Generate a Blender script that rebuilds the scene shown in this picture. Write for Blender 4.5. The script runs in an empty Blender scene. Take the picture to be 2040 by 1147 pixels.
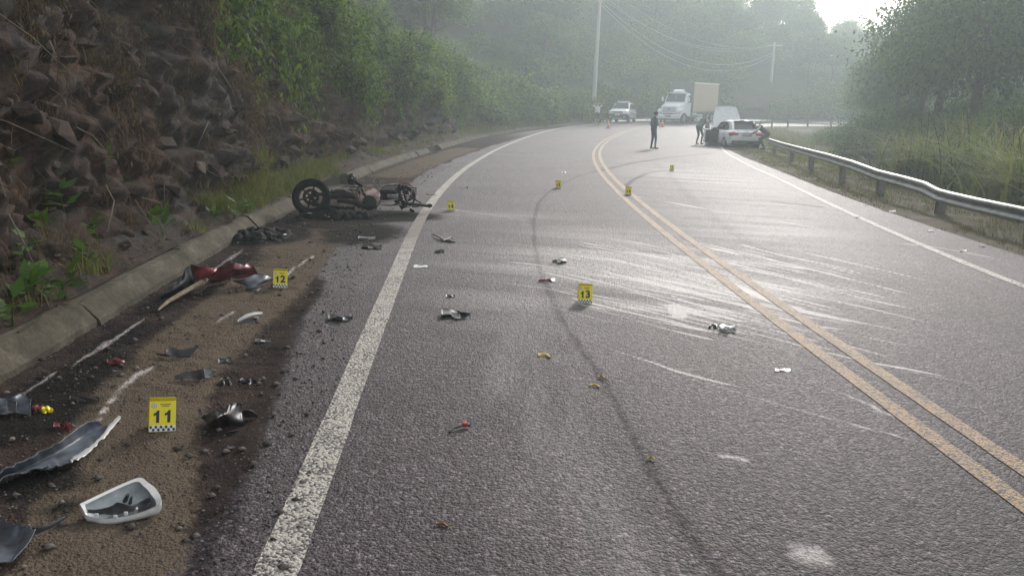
import bpy, math, random
import numpy as np
from mathutils import Vector, Matrix
random.seed(7); rng = np.random.default_rng(7)
S = bpy.context.scene; COL = S.collection
# ------------------------------------------------------------------ camera
F = 1540.0; CH = 1.6; PITCH = math.radians(13.0); ROLL = math.radians(1.5)
_fw = np.array([0, math.cos(PITCH), -math.sin(PITCH)]); _up = np.array([0, math.sin(PITCH), math.cos(PITCH)])
_rt = np.array([1.0, 0, 0])
RT = _rt*math.cos(ROLL)+_up*math.sin(ROLL); UP = _up*math.cos(ROLL)-_rt*math.sin(ROLL)
cam = bpy.data.cameras.new('camera'); cam_o = bpy.data.objects.new('camera', cam); COL.objects.link(cam_o)
cam.sensor_width = 36; cam.lens = F/2040*36; cam.clip_start = .05; cam.clip_end = 3000
m = Matrix.Identity(4)
for i in range(3):
    m[i][0] = RT[i]; m[i][1] = UP[i]; m[i][2] = -_fw[i]
m[2][3] = CH
cam_o.matrix_world = m; S.camera = cam_o
# ------------------------------------------------------------------ sky, sun, exposure
SUN_AZ = math.radians(20); SUN_EL = math.radians(25)      # azimuth to the right of +Y
W = bpy.data.worlds.new('World'); S.world = W; W.use_nodes = True
nt = W.node_tree; nt.nodes.clear()
sky = nt.nodes.new('ShaderNodeTexSky'); sky.sky_type = 'NISHITA'; sky.sun_disc = False
sky.sun_elevation = SUN_EL; sky.sun_rotation = SUN_AZ
sky.air_density = 1.2; sky.dust_density = 6.0; sky.ozone_density = 1.0
pale = nt.nodes.new('ShaderNodeMix'); pale.data_type = 'RGBA'; pale.inputs[0].default_value = .65
pale.inputs[7].default_value = (9.7, 9.6, 10.0, 1)
bg = nt.nodes.new('ShaderNodeBackground'); bg.inputs[1].default_value = .09
out = nt.nodes.new('ShaderNodeOutputWorld')
nt.links.new(sky.outputs[0], pale.inputs[6]); nt.links.new(pale.outputs[2], bg.inputs[0]); nt.links.new(bg.outputs[0], out.inputs[0])
sl = bpy.data.lights.new('sun', 'SUN'); sl.energy = 2.1; sl.angle = math.radians(8); sl.color = (1, .955, .915)
so = bpy.data.objects.new('sun', sl); COL.objects.link(so)
sdir = Vector((math.sin(SUN_AZ)*math.cos(SUN_EL), math.cos(SUN_AZ)*math.cos(SUN_EL), math.sin(SUN_EL)))
so.rotation_euler = sdir.to_track_quat('Z', 'Y').to_euler(); so.location = (40, 40, 60)
S.view_settings.view_transform = 'Standard'; S.view_settings.look = 'None'
S.view_settings.exposure = .84; S.view_settings.gamma = 1
S.render.engine = 'CYCLES'
cy = S.cycles
cy.use_denoising = True; cy.max_bounces = 6; cy.diffuse_bounces = 3; cy.glossy_bounces = 2
cy.transmission_bounces = 4; cy.volume_bounces = 1; cy.transparent_max_bounces = 10
cy.caustics_reflective = False; cy.caustics_refractive = False; cy.sample_clamp_indirect = 6

# ------------------------------------------------------------------ pixel -> place helpers
def sm(t):
    t = np.clip(t, 0, 1); return t*t*(3-2*t)
def hz(x, y):
    return 1.05*sm((np.hypot(x, y)-32)/60)
CP = np.array([0, 0, CH])
def ray(px, py):
    d = _fw+RT*(px-1020)/F-UP*(py-573.5)/F; return d/np.linalg.norm(d)
def proj(p):
    v = np.asarray(p, float)-CP; z = v@_fw
    return 1020+F*(v@RT)/z, 573.5-F*(v@UP)/z, z
def at(px, py, dz=0.0):
    d = ray(px, py); t = .5
    while t < 400:
        st = .25*max(1, t/40); q = CP+d*t
        if q[2] <= hz(q[0], q[1])+dz:
            a, b = t-st, t
            for _ in range(28):
                mm = (a+b)/2; q = CP+d*mm
                if q[2] <= hz(q[0], q[1])+dz: b = mm
                else: a = mm
            return q
        t += st
    return CP+d*400
# ------------------------------------------------------------------ noise
def _h(ix, iy, iz, seed):
    n = (ix.astype(np.int64)*374761393+iy.astype(np.int64)*668265263+iz.astype(np.int64)*2147483647+seed*144665) & 0xffffffff
    n = ((n ^ (n >> 13))*1274126177) & 0xffffffff
    n = ((n ^ (n >> 16))*2246822519) & 0xffffffff
    return ((n ^ (n >> 15)) & 0xffffff)/float(0xffffff)
def vn(p, seed=0):
    i = np.floor(p).astype(np.int64); f = p-i; f = f*f*(3-2*f); r = 0
    for dx in (0, 1):
        for dy in (0, 1):
            for dz in (0, 1):
                w = (f[:, 0] if dx else 1-f[:, 0])*(f[:, 1] if dy else 1-f[:, 1])*(f[:, 2] if dz else 1-f[:, 2])
                r = r+w*_h(i[:, 0]+dx, i[:, 1]+dy, i[:, 2]+dz, seed)
    return r*2-1
def fbm(p, o=4, seed=0):
    a = 1; r = 0; t = 0
    for k in range(o):
        r = r+a*vn(p*2**k+k*17.3, seed+k); t += a; a *= .5
    return r/t
def voro(p, seed=0):
    i = np.floor(p).astype(np.int64); f1 = np.full(len(p), 9.); f2 = np.full(len(p), 9.); cid = np.zeros(len(p))
    for dx in (-1, 0, 1):
        for dy in (-1, 0, 1):
            for dz in (-1, 0, 1):
                a, b, c = i[:, 0]+dx, i[:, 1]+dy, i[:, 2]+dz
                q = np.stack([a+_h(a, b, c, seed), b+_h(a, b, c, seed+1), c+_h(a, b, c, seed+2)], 1)
                d = np.linalg.norm(p-q, axis=1); h = _h(a, b, c, seed+3)
                n1 = d < f1
                f2 = np.where(n1, f1, np.minimum(f2, d)); cid = np.where(n1, h, cid); f1 = np.where(n1, d, f1)
    return f1, f2, cid
def facet(p, seed):
    """one tilted plane per cell: angular broken rock"""
    i = np.floor(p).astype(np.int64); f1 = np.full(len(p), 9.); r = np.zeros(len(p))
    for dx in (-1, 0, 1):
        for dy in (-1, 0, 1):
            for dz in (-1, 0, 1):
                a, b, c = i[:, 0]+dx, i[:, 1]+dy, i[:, 2]+dz
                e = p-np.stack([a+_h(a, b, c, seed), b+_h(a, b, c, seed+1), c+_h(a, b, c, seed+2)], 1); d = np.linalg.norm(e, axis=1)
                g = e[:, 0]*(_h(a, b, c, seed+5)*2-1)+e[:, 1]*(_h(a, b, c, seed+6)*2-1)-e[:, 2]*(.2+1.3*_h(a, b, c, seed+7)); r = np.where(d < f1, g, r); f1 = np.minimum(f1, d)
    return r
# ------------------------------------------------------------------ mesh helpers
def tag(o, label=None, cat=None, group=None, kind=None):
    if label: o['label'] = label
    if cat: o['category'] = cat
    if group: o['group'] = group
    if kind: o['kind'] = kind
    return o
def empty(name, loc=(0, 0, 0), rz=0, label=None, cat=None, group=None):
    o = bpy.data.objects.new(name, None); COL.objects.link(o); o.location = loc; o.rotation_euler = (0, 0, rz)
    o.empty_display_size = .1
    return tag(o, label, cat, group)
def np_mesh(name, V, Fc, mat=None, smooth=False):
    V = np.asarray(V, np.float32); Fc = np.asarray(Fc, np.int32); k = Fc.shape[1]; me = bpy.data.meshes.new(name)
    me.vertices.add(len(V)); me.vertices.foreach_set('co', V.ravel())
    me.loops.add(Fc.size); me.loops.foreach_set('vertex_index', Fc.ravel())
    me.polygons.add(len(Fc)); me.polygons.foreach_set('loop_start', np.arange(0, Fc.size, k, dtype=np.int32))
    me.polygons.foreach_set('loop_total', np.full(len(Fc), k, np.int32))
    if smooth: me.polygons.foreach_set('use_smooth', np.ones(len(Fc), bool))
    me.update(calc_edges=True); me.validate()
    if mat: me.materials.append(mat)
    return me
def link(name, me, parent=None, loc=None):
    o = bpy.data.objects.new(name, me); COL.objects.link(o)
    if parent is not None: o.parent = parent
    if loc is not None: o.location = loc
    return o
def attr(me, name, vals):
    a = me.attributes.new(name, 'FLOAT', 'POINT'); a.data.foreach_set('value', np.asarray(vals, np.float32))
def copy_tree(o, parent=None):
    c = o.copy(); COL.objects.link(c); c.parent = parent
    for ch in o.children: copy_tree(ch, c)
    return c
def gridf(nr, nc):
    i = np.arange(nr-1)[:, None]*nc+np.arange(nc-1)[None, :]
    return np.stack([i, i+1, i+nc+1, i+nc], -1).reshape(-1, 4)
class MB:
    def __init__(s): s.v = []; s.f = []
    def add(s, vs, fs, M=None):
        b = len(s.v)
        for v in vs:
            v = Vector(v); s.v.append(tuple(M @ v if M else v))
        s.f += [tuple(b+i for i in f) for f in fs]; return s
    def box(s, c, d, b=.01, M=None):
        hx, hy, hz_ = d[0]/2, d[1]/2, d[2]/2; b = min(b, .45*min(d)); vs = []; idx = {}
        for x in (-1, 1):
            for y in (-1, 1):
                for z in (-1, 1):
                    for a in range(3):
                        q = [x*(hx-b), y*(hy-b), z*(hz_-b)]; q[a] += (x, y, z)[a]*b
                        idx[(x, y, z, a)] = len(vs); vs.append((c[0]+q[0], c[1]+q[1], c[2]+q[2]))
        fs = []
        for a in range(3):
            o1, o2 = [k for k in range(3) if k != a]
            for sg in (-1, 1):
                q = []
                for (p, r) in ((-1, -1), (1, -1), (1, 1), (-1, 1)):
                    k = [0, 0, 0]; k[a] = sg; k[o1] = p; k[o2] = r; q.append(idx[(*k, a)])
                fs.append(q if (sg > 0) == (a != 1) else q[::-1])
            for p in (-1, 1):
                for r in (-1, 1):
                    k1 = [0, 0, 0]; k1[a] = -1; k1[o1] = p; k1[o2] = r; k2 = list(k1); k2[a] = 1
                    fs.append([idx[(*k1, o1)], idx[(*k2, o1)], idx[(*k2, o2)], idx[(*k1, o2)]])
        for x in (-1, 1):
            for y in (-1, 1):
                for z in (-1, 1): fs.append([idx[(x, y, z, a)] for a in range(3)])
        return s.add(vs, fs, M)
    def tube(s, pts, r, n=8, M=None, cap=True):
        pts = [Vector(p) for p in pts]; rs = r if isinstance(r, (list, tuple)) else [r]*len(pts); vs = []; fs = []; ref = None
        for i, p in enumerate(pts):
            t = (pts[min(i+1, len(pts)-1)]-pts[max(i-1, 0)])
            if t.length < 1e-9: t = Vector((0, 0, 1))
            t.normalize()
            if ref is None: ref = Vector((0, 0, 1)) if abs(t.z) < .9 else Vector((1, 0, 0))
            a = t.cross(ref)
            if a.length < 1e-5: a = t.cross(Vector((.3, .8, .1)))
            a.normalize(); b = a.cross(t); ref = b
            for k in range(n):
                w = 2*math.pi*k/n; vs.append(p+(a*math.cos(w)+b*math.sin(w))*rs[i])
        for i in range(len(pts)-1):
            for k in range(n): fs.append((i*n+k, i*n+(k+1) % n, (i+1)*n+(k+1) % n, (i+1)*n+k))
        if cap: fs.append(tuple(range(n))[::-1]); fs.append(tuple(range((len(pts)-1)*n, len(pts)*n)))
        return s.add(vs, fs, M)
    def lathe(s, prof, n=24, M=None):          # prof: (radius, height) around local Z
        vs = []; fs = []
        for (r, z) in prof:
            for k in range(n): vs.append((r*math.cos(2*math.pi*k/n), r*math.sin(2*math.pi*k/n), z))
        for i in range(len(prof)-1):
            for k in range(n): fs.append((i*n+k, i*n+(k+1) % n, (i+1)*n+(k+1) % n, (i+1)*n+k))
        return s.add(vs, fs, M)
    def ell(s, c, r, n=12, M=None):
        prof = [(math.sin(math.pi*i/n), -math.cos(math.pi*i/n)) for i in range(n+1)]
        vs = []; fs = []; k = n*2
        for (a, z) in prof:
            for j in range(k): vs.append((c[0]+r[0]*a*math.cos(2*math.pi*j/k), c[1]+r[1]*a*math.sin(2*math.pi*j/k), c[2]+r[2]*z))
        for i in range(n):
            for j in range(k): fs.append((i*k+j, i*k+(j+1) % k, (i+1)*k+(j+1) % k, (i+1)*k+j))
        return s.add(vs, fs, M)
    def poly(s, pts, d, M=None):               # extrude closed polygon by vector d
        n = len(pts); d = Vector(d); a = [Vector(p) for p in pts]; b = [p+d for p in a]
        return s.add(a+b, [tuple(range(n))[::-1], tuple(range(n, 2*n))]+[(i, (i+1) % n, n+(i+1) % n, n+i) for i in range(n)], M)
    def loft(s, rings, cap=True, M=None):
        n = len(rings[0]); vs = [p for r in rings for p in r]; fs = []
        for i in range(len(rings)-1):
            for k in range(n): fs.append((i*n+k, i*n+(k+1) % n, (i+1)*n+(k+1) % n, (i+1)*n+k))
        if cap: fs.append(tuple(range(n))[::-1]); fs.append(tuple(range((len(rings)-1)*n, len(rings)*n)))
        return s.add(vs, fs, M)
    def build(s, name, mat, parent=None, smooth=False, loc=None, rot=None):
        me = bpy.data.meshes.new(name); me.from_pydata([tuple(v) for v in s.v], [], s.f); me.materials.append(mat)
        if smooth:
            me.polygons.foreach_set('use_smooth', np.ones(len(me.polygons), bool))
            try: me.set_sharp_from_angle(angle=math.radians(40))
            except Exception: pass
        me.update()
        import bmesh
        bm = bmesh.new(); bm.from_mesh(me); bmesh.ops.recalc_face_normals(bm, faces=bm.faces); bm.to_mesh(me); bm.free()
        o = link(name, me, parent, loc)
        if rot is not None: o.rotation_euler = rot
        return o
def catmull(P, n):
    P = np.asarray(P, float); k = len(P); t = np.linspace(0, k-1, n); i = np.clip(np.floor(t).astype(int), 0, k-2); f = (t-i)[:, None]
    p0 = P[np.clip(i-1, 0, k-1)]; p1 = P[i]; p2 = P[i+1]; p3 = P[np.clip(i+2, 0, k-1)]
    return .5*((2*p1)+(-p0+p2)*f+(2*p0-5*p1+4*p2-p3)*f*f+(-p0+3*p1-3*p2+p3)*f**3)
def patch(name, rows, mat, parent=None, nu=18, nv=10, thick=.004, bump=0, seed=1, edge=0, pix=True, fn=None):
    """bent sheet through rows of (px, py, height) control points, with real thickness"""
    G = [[at(p[0], p[1], p[2]) if pix else np.array(p, float) for p in r] for r in rows]
    G = [catmull(r, nu) for r in G]; G = np.stack(G); g = np.stack([catmull(G[:, j], nv) for j in range(nu)], 1)
    if edge:
        e = np.zeros((nv, nu)); q = np.stack([np.arange(nu)*.55, np.zeros(nu), np.zeros(nu)], 1)
        a = vn(q+seed*3.1, seed)*edge; b = vn(q+seed*5.7, seed+1)*edge
        dv = g[-1]-g[0]; L = np.linalg.norm(dv, axis=1, keepdims=True)+1e-6
        for r in range(nv):
            f = r/(nv-1); g[r] += dv/L*(a*(1-f)**2+b*f**2)[:, None]
    V = g.reshape(-1, 3)
    if bump: V = V+np.array([0, 0, 1])*(fbm(V*9+seed, 3, seed)*bump)[:, None]
    g = V.reshape(nv, nu, 3); du = np.gradient(g, axis=1); dv = np.gradient(g, axis=0)
    nrm = np.cross(du, dv).reshape(-1, 3); nrm /= np.linalg.norm(nrm, axis=1, keepdims=True)+1e-9
    if nrm[:, 2].mean() < 0: nrm = -nrm
    n = len(V); VV = np.concatenate([V+nrm*thick/2, V-nrm*thick/2]); f = gridf(nv, nu)
    rim = list(range(nu))+[nu-1+nu*r for r in range(1, nv)]+[nu*(nv-1)+c for c in range(nu-2, -1, -1)]+[nu*r for r in range(nv-2, 0, -1)]
    rf = np.array([(rim[i], rim[(i+1) % len(rim)], rim[(i+1) % len(rim)]+n, rim[i]+n) for i in range(len(rim))])
    me = np_mesh(name, VV, np.concatenate([f, f[:, ::-1]+n, rf]), mat, True)
    return link(name, me, parent)
def rebase(root):
    """put a thing's empty at its base without moving its parts"""
    pts = []
    for c in root.children_recursive:
        if c.type == 'MESH':
            mw = c.matrix_basis
            for v in c.data.vertices: pts.append(mw @ v.co)
    P = np.array(pts); loc = Vector((P[:, 0].mean(), P[:, 1].mean(), P[:, 2].min())); root.location = loc
    for c in root.children: c.location = Vector(c.location)-loc
# ------------------------------------------------------------------ materials
MATS = {}
def nodes(name):
    ma = bpy.data.materials.new(name); ma.use_nodes = True; t = ma.node_tree; t.nodes.clear()
    o = t.nodes.new('ShaderNodeOutputMaterial'); b = t.nodes.new('ShaderNodeBsdfPrincipled'); t.links.new(b.outputs[0], o.inputs[0])
    return ma, t, b, o
def nd(t, kind, **kw):
    n = t.nodes.new(kind)
    for k, v in kw.items(): setattr(n, k, v)
    return n
def ramp(t, src, stops):
    r = t.nodes.new('ShaderNodeValToRGB'); e = r.color_ramp.elements
    while len(e) < len(stops): e.new(.5)
    for el, (p, c) in zip(e, stops):
        el.position = p; el.color = (*c, 1) if len(c) == 3 else c
    t.links.new(src, r.inputs[0]); return r.outputs[0]
def noise(t, scale, detail=4, rough=.6, vec=None, dist=0):
    n = nd(t, 'ShaderNodeTexNoise'); n.inputs['Scale'].default_value = scale; n.inputs['Detail'].default_value = detail
    n.inputs['Roughness'].default_value = rough; n.inputs['Distortion'].default_value = dist
    if vec is not None: t.links.new(vec, n.inputs['Vector'])
    return n.outputs[0]
def mixc(t, fac, a, b, mode='MIX'):
    x = nd(t, 'ShaderNodeMix', data_type='RGBA', blend_type=mode)
    for i, v in ((0, fac), (6, a), (7, b)):
        if hasattr(v, 'links'): t.links.new(v, x.inputs[i])
        elif i == 0: x.inputs[0].default_value = v
        else: x.inputs[i].default_value = (*v, 1)
    return x.outputs[2]
def mth(t, op, a, b=None, c=None, clamp=False):
    x = nd(t, 'ShaderNodeMath', operation=op, use_clamp=clamp)
    for i, v in enumerate((a, b, c)):
        if v is None: continue
        if hasattr(v, 'links'): t.links.new(v, x.inputs[i])
        else: x.inputs[i].default_value = v
    return x.outputs[0]
def geo_pos(t): return nd(t, 'ShaderNodeNewGeometry').outputs['Position']
def bump(t, b, h, dist=.01, strength=1.0):
    n = nd(t, 'ShaderNodeBump'); n.inputs['Distance'].default_value = dist; n.inputs['Strength'].default_value = strength
    t.links.new(h, n.inputs['Height']); t.links.new(n.outputs[0], b.inputs['Normal'])
def att(t, name): return nd(t, 'ShaderNodeAttribute', attribute_name=name).outputs['Fac']
def mat(name, col, rough=.6, metal=0, var=.25, scale=30, bmp=0, dirt=None, dirt_amt=.5, dscale=6, coat=0, spec=.5):
    """painted / plastic / metal surface with mottling, dirt and fine relief"""
    if name in MATS: return MATS[name]
    ma, t, b, o = nodes(name); tc = nd(t, 'ShaderNodeTexCoord').outputs['Object']
    n = noise(t, scale, 5, .65, tc); dk = tuple(c*(1-var) for c in col); lt = tuple(min(1, c*(1+var)) for c in col)
    c = ramp(t, n, [(.3, dk), (.7, lt)])
    if dirt:
        n2 = noise(t, dscale, 6, .7, tc); f = ramp(t, n2, [(.62-.35*dirt_amt, (0, 0, 0)), (.78-.2*dirt_amt, (1, 1, 1))])
        c = mixc(t, f, c, dirt)
    t.links.new(c, b.inputs['Base Color'])
    r = mth(t, 'MULTIPLY_ADD', n, .25, rough-.125, True); t.links.new(r, b.inputs['Roughness'])
    b.inputs['Metallic'].default_value = metal; b.inputs['Specular IOR Level'].default_value = spec
    if coat: b.inputs['Coat Weight'].default_value = coat; b.inputs['Coat Roughness'].default_value = .08
    if bmp: bump(t, b, n, bmp)
    MATS[name] = ma; return ma
def leafmat(name, cols, trans=.35, rough=.55):
    ma, t, b, o = nodes(name); g = nd(t, 'ShaderNodeNewGeometry'); oi = nd(t, 'ShaderNodeObjectInfo')
    r = mth(t, 'ADD', mth(t, 'MULTIPLY', g.outputs['Random Per Island'], .7), mth(t, 'MULTIPLY', oi.outputs['Random'], .3))
    k = len(cols); c = ramp(t, r, [(i/(k-1), x) for i, x in enumerate(cols)])
    t.links.new(c, b.inputs['Base Color']); b.inputs['Roughness'].default_value = rough+.12; b.inputs['Specular IOR Level'].default_value = .22
    tr = nd(t, 'ShaderNodeBsdfTranslucent'); c2 = mixc(t, 1.0, c, (1.25, 1.3, .55), 'MULTIPLY'); t.links.new(c2, tr.inputs[0])
    mx = nd(t, 'ShaderNodeMixShader'); mx.inputs[0].default_value = trans
    t.links.new(b.outputs[0], mx.inputs[1]); t.links.new(tr.outputs[0], mx.inputs[2]); t.links.new(mx.outputs[0], o.inputs[0])
    return ma
# ------------------------------------------------------------------ the road in (s, u) coordinates
_yl = [(2022, 948), (1880, 845), (1750, 755), (1640, 685), (1540, 620), (1455, 555), (1380, 500), (1320, 455), (1270, 412), (1225, 365), (1198, 325), (1192, 305), (1200, 285), (1225, 270), (1262, 258)]
_Y = np.array([at(*p) for p in _yl]); _pc = np.polyfit(_Y[:, 1], _Y[:, 0], 3)
_ys = np.arange(3, 55, .1); _xs = np.polyval(_pc, _ys)
_d0 = np.polyval(np.polyder(_pc), 3.0)
C = [(np.polyval(_pc, 3.0)+_d0*(y-3), y) for y in np.arange(-16, 3, .1)]+list(zip(_xs, _ys))
_th = math.atan(np.polyval(np.polyder(_pc), 54.9)); _x, _y = C[-1]; _k = .011
while _th < math.radians(97) and len(C) < 2600:
    _k = min(_k+.00022, 1/27); _th += _k*.1; _x += math.sin(_th)*.1; _y += math.cos(_th)*.1; C.append((_x, _y))
for _i in range(900): _x += math.sin(_th)*.1; _y += math.cos(_th)*.1; C.append((_x, _y))
C = np.array(C); CS = np.concatenate([[0], np.cumsum(np.linalg.norm(np.diff(C, axis=0), axis=1))])
CT = np.gradient(C, axis=0); CT /= np.linalg.norm(CT, axis=1, keepdims=True); CN = np.stack([CT[:, 1], -CT[:, 0]], 1)   # CN points right
S0 = CS[np.argmin(np.abs(C[:, 1]))]            # s at y = 0
CS = CS-S0
def su(x, y):
    d = (C[:, 0]-x)**2+(C[:, 1]-y)**2; i = int(np.argmin(d)); return CS[i], (x-C[i, 0])*CN[i, 0]+(y-C[i, 1])*CN[i, 1]
def su_arr(X, Y):
    P = np.stack([np.ravel(X), np.ravel(Y)], 1); s = np.zeros(len(P)); u = np.zeros(len(P)); c = C[::4]; 
    for a in range(0, len(P), 4000):
        q = P[a:a+4000]; d = ((q[:, None, :]-c[None])**2).sum(-1); i = np.argmin(d, 1)*4
        s[a:a+4000] = CS[i]; u[a:a+4000] = ((q-C[i])*CN[i]).sum(1)
        far = np.sqrt(d.min(1)); u[a:a+4000] = np.where(np.abs(u[a:a+4000]) > .7*far, u[a:a+4000], np.sign(u[a:a+4000]+1e-9)*far)
    return s, u
def pos(s, u):
    s = np.asarray(s, float); x = np.interp(s, CS, C[:, 0])+np.interp(s, CS, CN[:, 0])*u; y = np.interp(s, CS, C[:, 1])+np.interp(s, CS, CN[:, 1])*u
    return x, y
SG = np.arange(CS[0], CS[-1], .25)
def trace(px, sig=2.0, far=None):
    q = sorted(su(*at(*p)[:2]) for p in px); s = np.array([a for a, b in q]); u = np.array([b for a, b in q])
    if far is not None: s = np.append(s, [s[-1]+18, s[-1]+60]); u = np.append(u, [far, far])
    v = np.interp(SG, s, u); k = np.arange(-24, 25)*.25; w = np.exp(-.5*(k/sig)**2); w /= w.sum()
    return np.convolve(np.pad(v, 24, 'edge'), w, 'valid')
U_L = trace([(560, 1147), (625, 960), (690, 800), (740, 665), (775, 590), (808, 500), (838, 435), (870, 390), (915, 345), (965, 312), (1020, 285), (1080, 264), (1130, 253), (1180, 247)], 1.2, -4.2)
U_R = trace([(2040, 575), (1900, 515), (1760, 455), (1650, 405), (1560, 360), (1500, 333), (1465, 315), (1445, 303), (1438, 292)], 1.2, 4.6)
U_K = trace([(0, 765), (100, 700), (200, 640), (300, 575), (400, 515), (500, 460), (600, 408), (740, 343), (860, 303), (955, 275), (1050, 259), (1130, 252)], 1.5, -5.6)
U_G = trace([(2040, 525), (1880, 470), (1750, 425), (1650, 388), (1560, 350), (1500, 325)], 1.5, 6.0)
U_P = trace([(2040, 480), (1870, 428), (1756, 390), (1675, 365), (1615, 340), (1577, 322), (1545, 305), (1527, 298)], 1.5, 7.8)
U_D = trace([(420, 1147), (500, 960), (560, 800), (620, 640), (680, 480), (790, 380), (900, 320)], 1.0, -4.6)
def iu(U, s): return np.interp(s, SG, U)
def pdist(X, Y, P):
    """distance of points to a world polyline, and the parameter along it"""
    best = np.full(X.shape, 1e9); L = 0; par = np.zeros(X.shape)
    for a, b in zip(P[:-1], P[1:]):
        a = np.asarray(a[:2]); b = np.asarray(b[:2]); d = b-a; l = np.linalg.norm(d)+1e-9
        t = np.clip(((X-a[0])*d[0]+(Y-a[1])*d[1])/l**2, 0, 1); r = np.hypot(X-a[0]-t*d[0], Y-a[1]-t*d[1])
        par = np.where(r < best, L+t*l, par); best = np.minimum(best, r); L += l
    return best, par, L
def blob(X, Y, px, py, rx, ry):
    q = at(px, py); return np.exp(-(((X-q[0])/rx)**2+((Y-q[1])/ry)**2))
# ------------------------------------------------------------------ surface materials
def asphalt_material():
    ma, t, b, o = nodes('asphalt'); p = geo_pos(t)
    v = nd(t, 'ShaderNodeTexVoronoi'); v.inputs['Scale'].default_value = 75; t.links.new(p, v.inputs['Vector'])
    v2 = nd(t, 'ShaderNodeTexVoronoi'); v2.inputs['Scale'].default_value = 170; t.links.new(p, v2.inputs['Vector'])
    sp = nd(t, 'ShaderNodeSeparateColor'); t.links.new(v.outputs['Color'], sp.inputs[0])
    agg = ramp(t, sp.outputs[0], [(0, (.021, .016, .0198)), (.55, (.047, .0368, .0442)), (.85, (.094, .075, .086)), (1, (.21, .174, .195))])
    big = noise(t, .55, 5, .6, p); c = mixc(t, 1.0, agg, ramp(t, big, [(.3, (.68, .67, .68)), (.7, (1.3, 1.27, 1.28))]), 'MULTIPLY')
    mp = nd(t, 'ShaderNodeMapping'); mp.inputs['Scale'].default_value = (9, .5, 1); mp.inputs['Rotation'].default_value = (0, 0, .12); t.links.new(p, mp.inputs[0])
    lanes = noise(t, 1.0, 5, .6, mp.outputs[0]); c = mixc(t, 1.0, c, ramp(t, lanes, [(.35, (.86, .85, .86)), (.65, (1.15, 1.13, 1.13))]), 'MULTIPLY')
    # pale dried film plus painted road glare; then tyre rubber, mud and soot stains
    fil = noise(t, 26, 5, .75, p); pal = mth(t, 'MULTIPLY', att(t, 'pale'), ramp(t, fil, [(.36, (.1, .1, .1)), (.62, (1, 1, 1))]), None, True)
    c = mixc(t, mth(t, 'MULTIPLY', pal, .95), c, (.45, .425, .42))
    rub = mth(t, 'MULTIPLY', att(t, 'rubber'), ramp(t, noise(t, 40, 4, .7, p), [(.3, (.35, .35, .35)), (.6, (1, 1, 1))]), None, True)
    c = mixc(t, mth(t, 'MULTIPLY', rub, ramp(t, noise(t, 9, 5, .75, p), [(.35, (.3, .3, .3)), (.6, (1, 1, 1))])), c, (.012, .011, .012))
    n3 = noise(t, 14, 6, .75, p); n4 = noise(t, 90, 4, .7, p)
    mud_c = mixc(t, ramp(t, n4, [(.3, (0, 0, 0)), (.7, (1, 1, 1))]), (.036, .025, .021), (.092, .066, .054))
    mud_c = mixc(t, ramp(t, noise(t, 2.3, 5, .7, p), [(.4, (0, 0, 0)), (.62, (1, 1, 1))]), mud_c, (.028, .021, .021))
    mf = mth(t, 'ADD', att(t, 'mud'), mth(t, 'MULTIPLY', mth(t, 'SUBTRACT', n3, .5), 1.5)); mf = ramp(t, mf, [(.42, (0, 0, 0)), (.6, (1, 1, 1))])
    c = mixc(t, mf, c, mud_c)
    tan = mth(t, 'ADD', att(t, 'tan'), mth(t, 'MULTIPLY', mth(t, 'SUBTRACT', n3, .5), 1.2)); tan = ramp(t, tan, [(.4, (0, 0, 0)), (.65, (1, 1, 1))])
    tan_c = mixc(t, n4, (.088, .068, .05), (.19, .15, .112)); c = mixc(t, mth(t, 'MULTIPLY', tan, .9), c, tan_c)
    so_ = mth(t, 'ADD', att(t, 'soot'), mth(t, 'MULTIPLY', mth(t, 'SUBTRACT', noise(t, 7, 6, .75, p), .5), .9)); so_ = ramp(t, so_, [(.4, (0, 0, 0)), (.72, (1, 1, 1))])
    c = mixc(t, mth(t, 'MULTIPLY', so_, .93), c, (.014, .013, .013))
    ash = mth(t, 'MULTIPLY', so_, ramp(t, noise(t, 19, 6, .8, p), [(.62, (0, 0, 0)), (.7, (1, 1, 1))])); c = mixc(t, mth(t, 'MULTIPLY', ash, .55), c, (.2, .2, .2))
    c = mixc(t, mth(t, 'MULTIPLY', mth(t, 'MULTIPLY', rub, mf), .7), c, (.014, .011, .011))
    sc_ = mth(t, 'MULTIPLY', att(t, 'scrape'), mth(t, 'MULTIPLY_ADD', noise(t, 30, 6, .8, p), 3.4, -.55)); sc_ = ramp(t, sc_, [(.12, (0, 0, 0)), (.6, (1, 1, 1))])
    c = mixc(t, mth(t, 'MULTIPLY', sc_, .9), c, (.62, .57, .55))
    t.links.new(c, b.inputs['Base Color'])
    dry = mth(t, 'MAXIMUM', mth(t, 'MAXIMUM', mf, tan), so_)
    r = mth(t, 'MULTIPLY_ADD', dry, .4, mth(t, 'MULTIPLY_ADD', sp.outputs[1], .18, .5)); r = mth(t, 'SUBTRACT', r, mth(t, 'MULTIPLY', pal, .1), None, True); r = mth(t, 'MULTIPLY_ADD', rub, .45, r, True); t.links.new(r, b.inputs['Roughness'])
    t.links.new(mth(t, 'MULTIPLY_ADD', mth(t, 'MAXIMUM', dry, rub), -.3, .38), b.inputs['Specular IOR Level'])
    h = mth(t, 'ADD', mth(t, 'MULTIPLY', v.outputs['Distance'], -.9), mth(t, 'MULTIPLY', v2.outputs['Distance'], -.35)); h = mth(t, 'ADD', h, mth(t, 'MULTIPLY', n4, .9))
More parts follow.
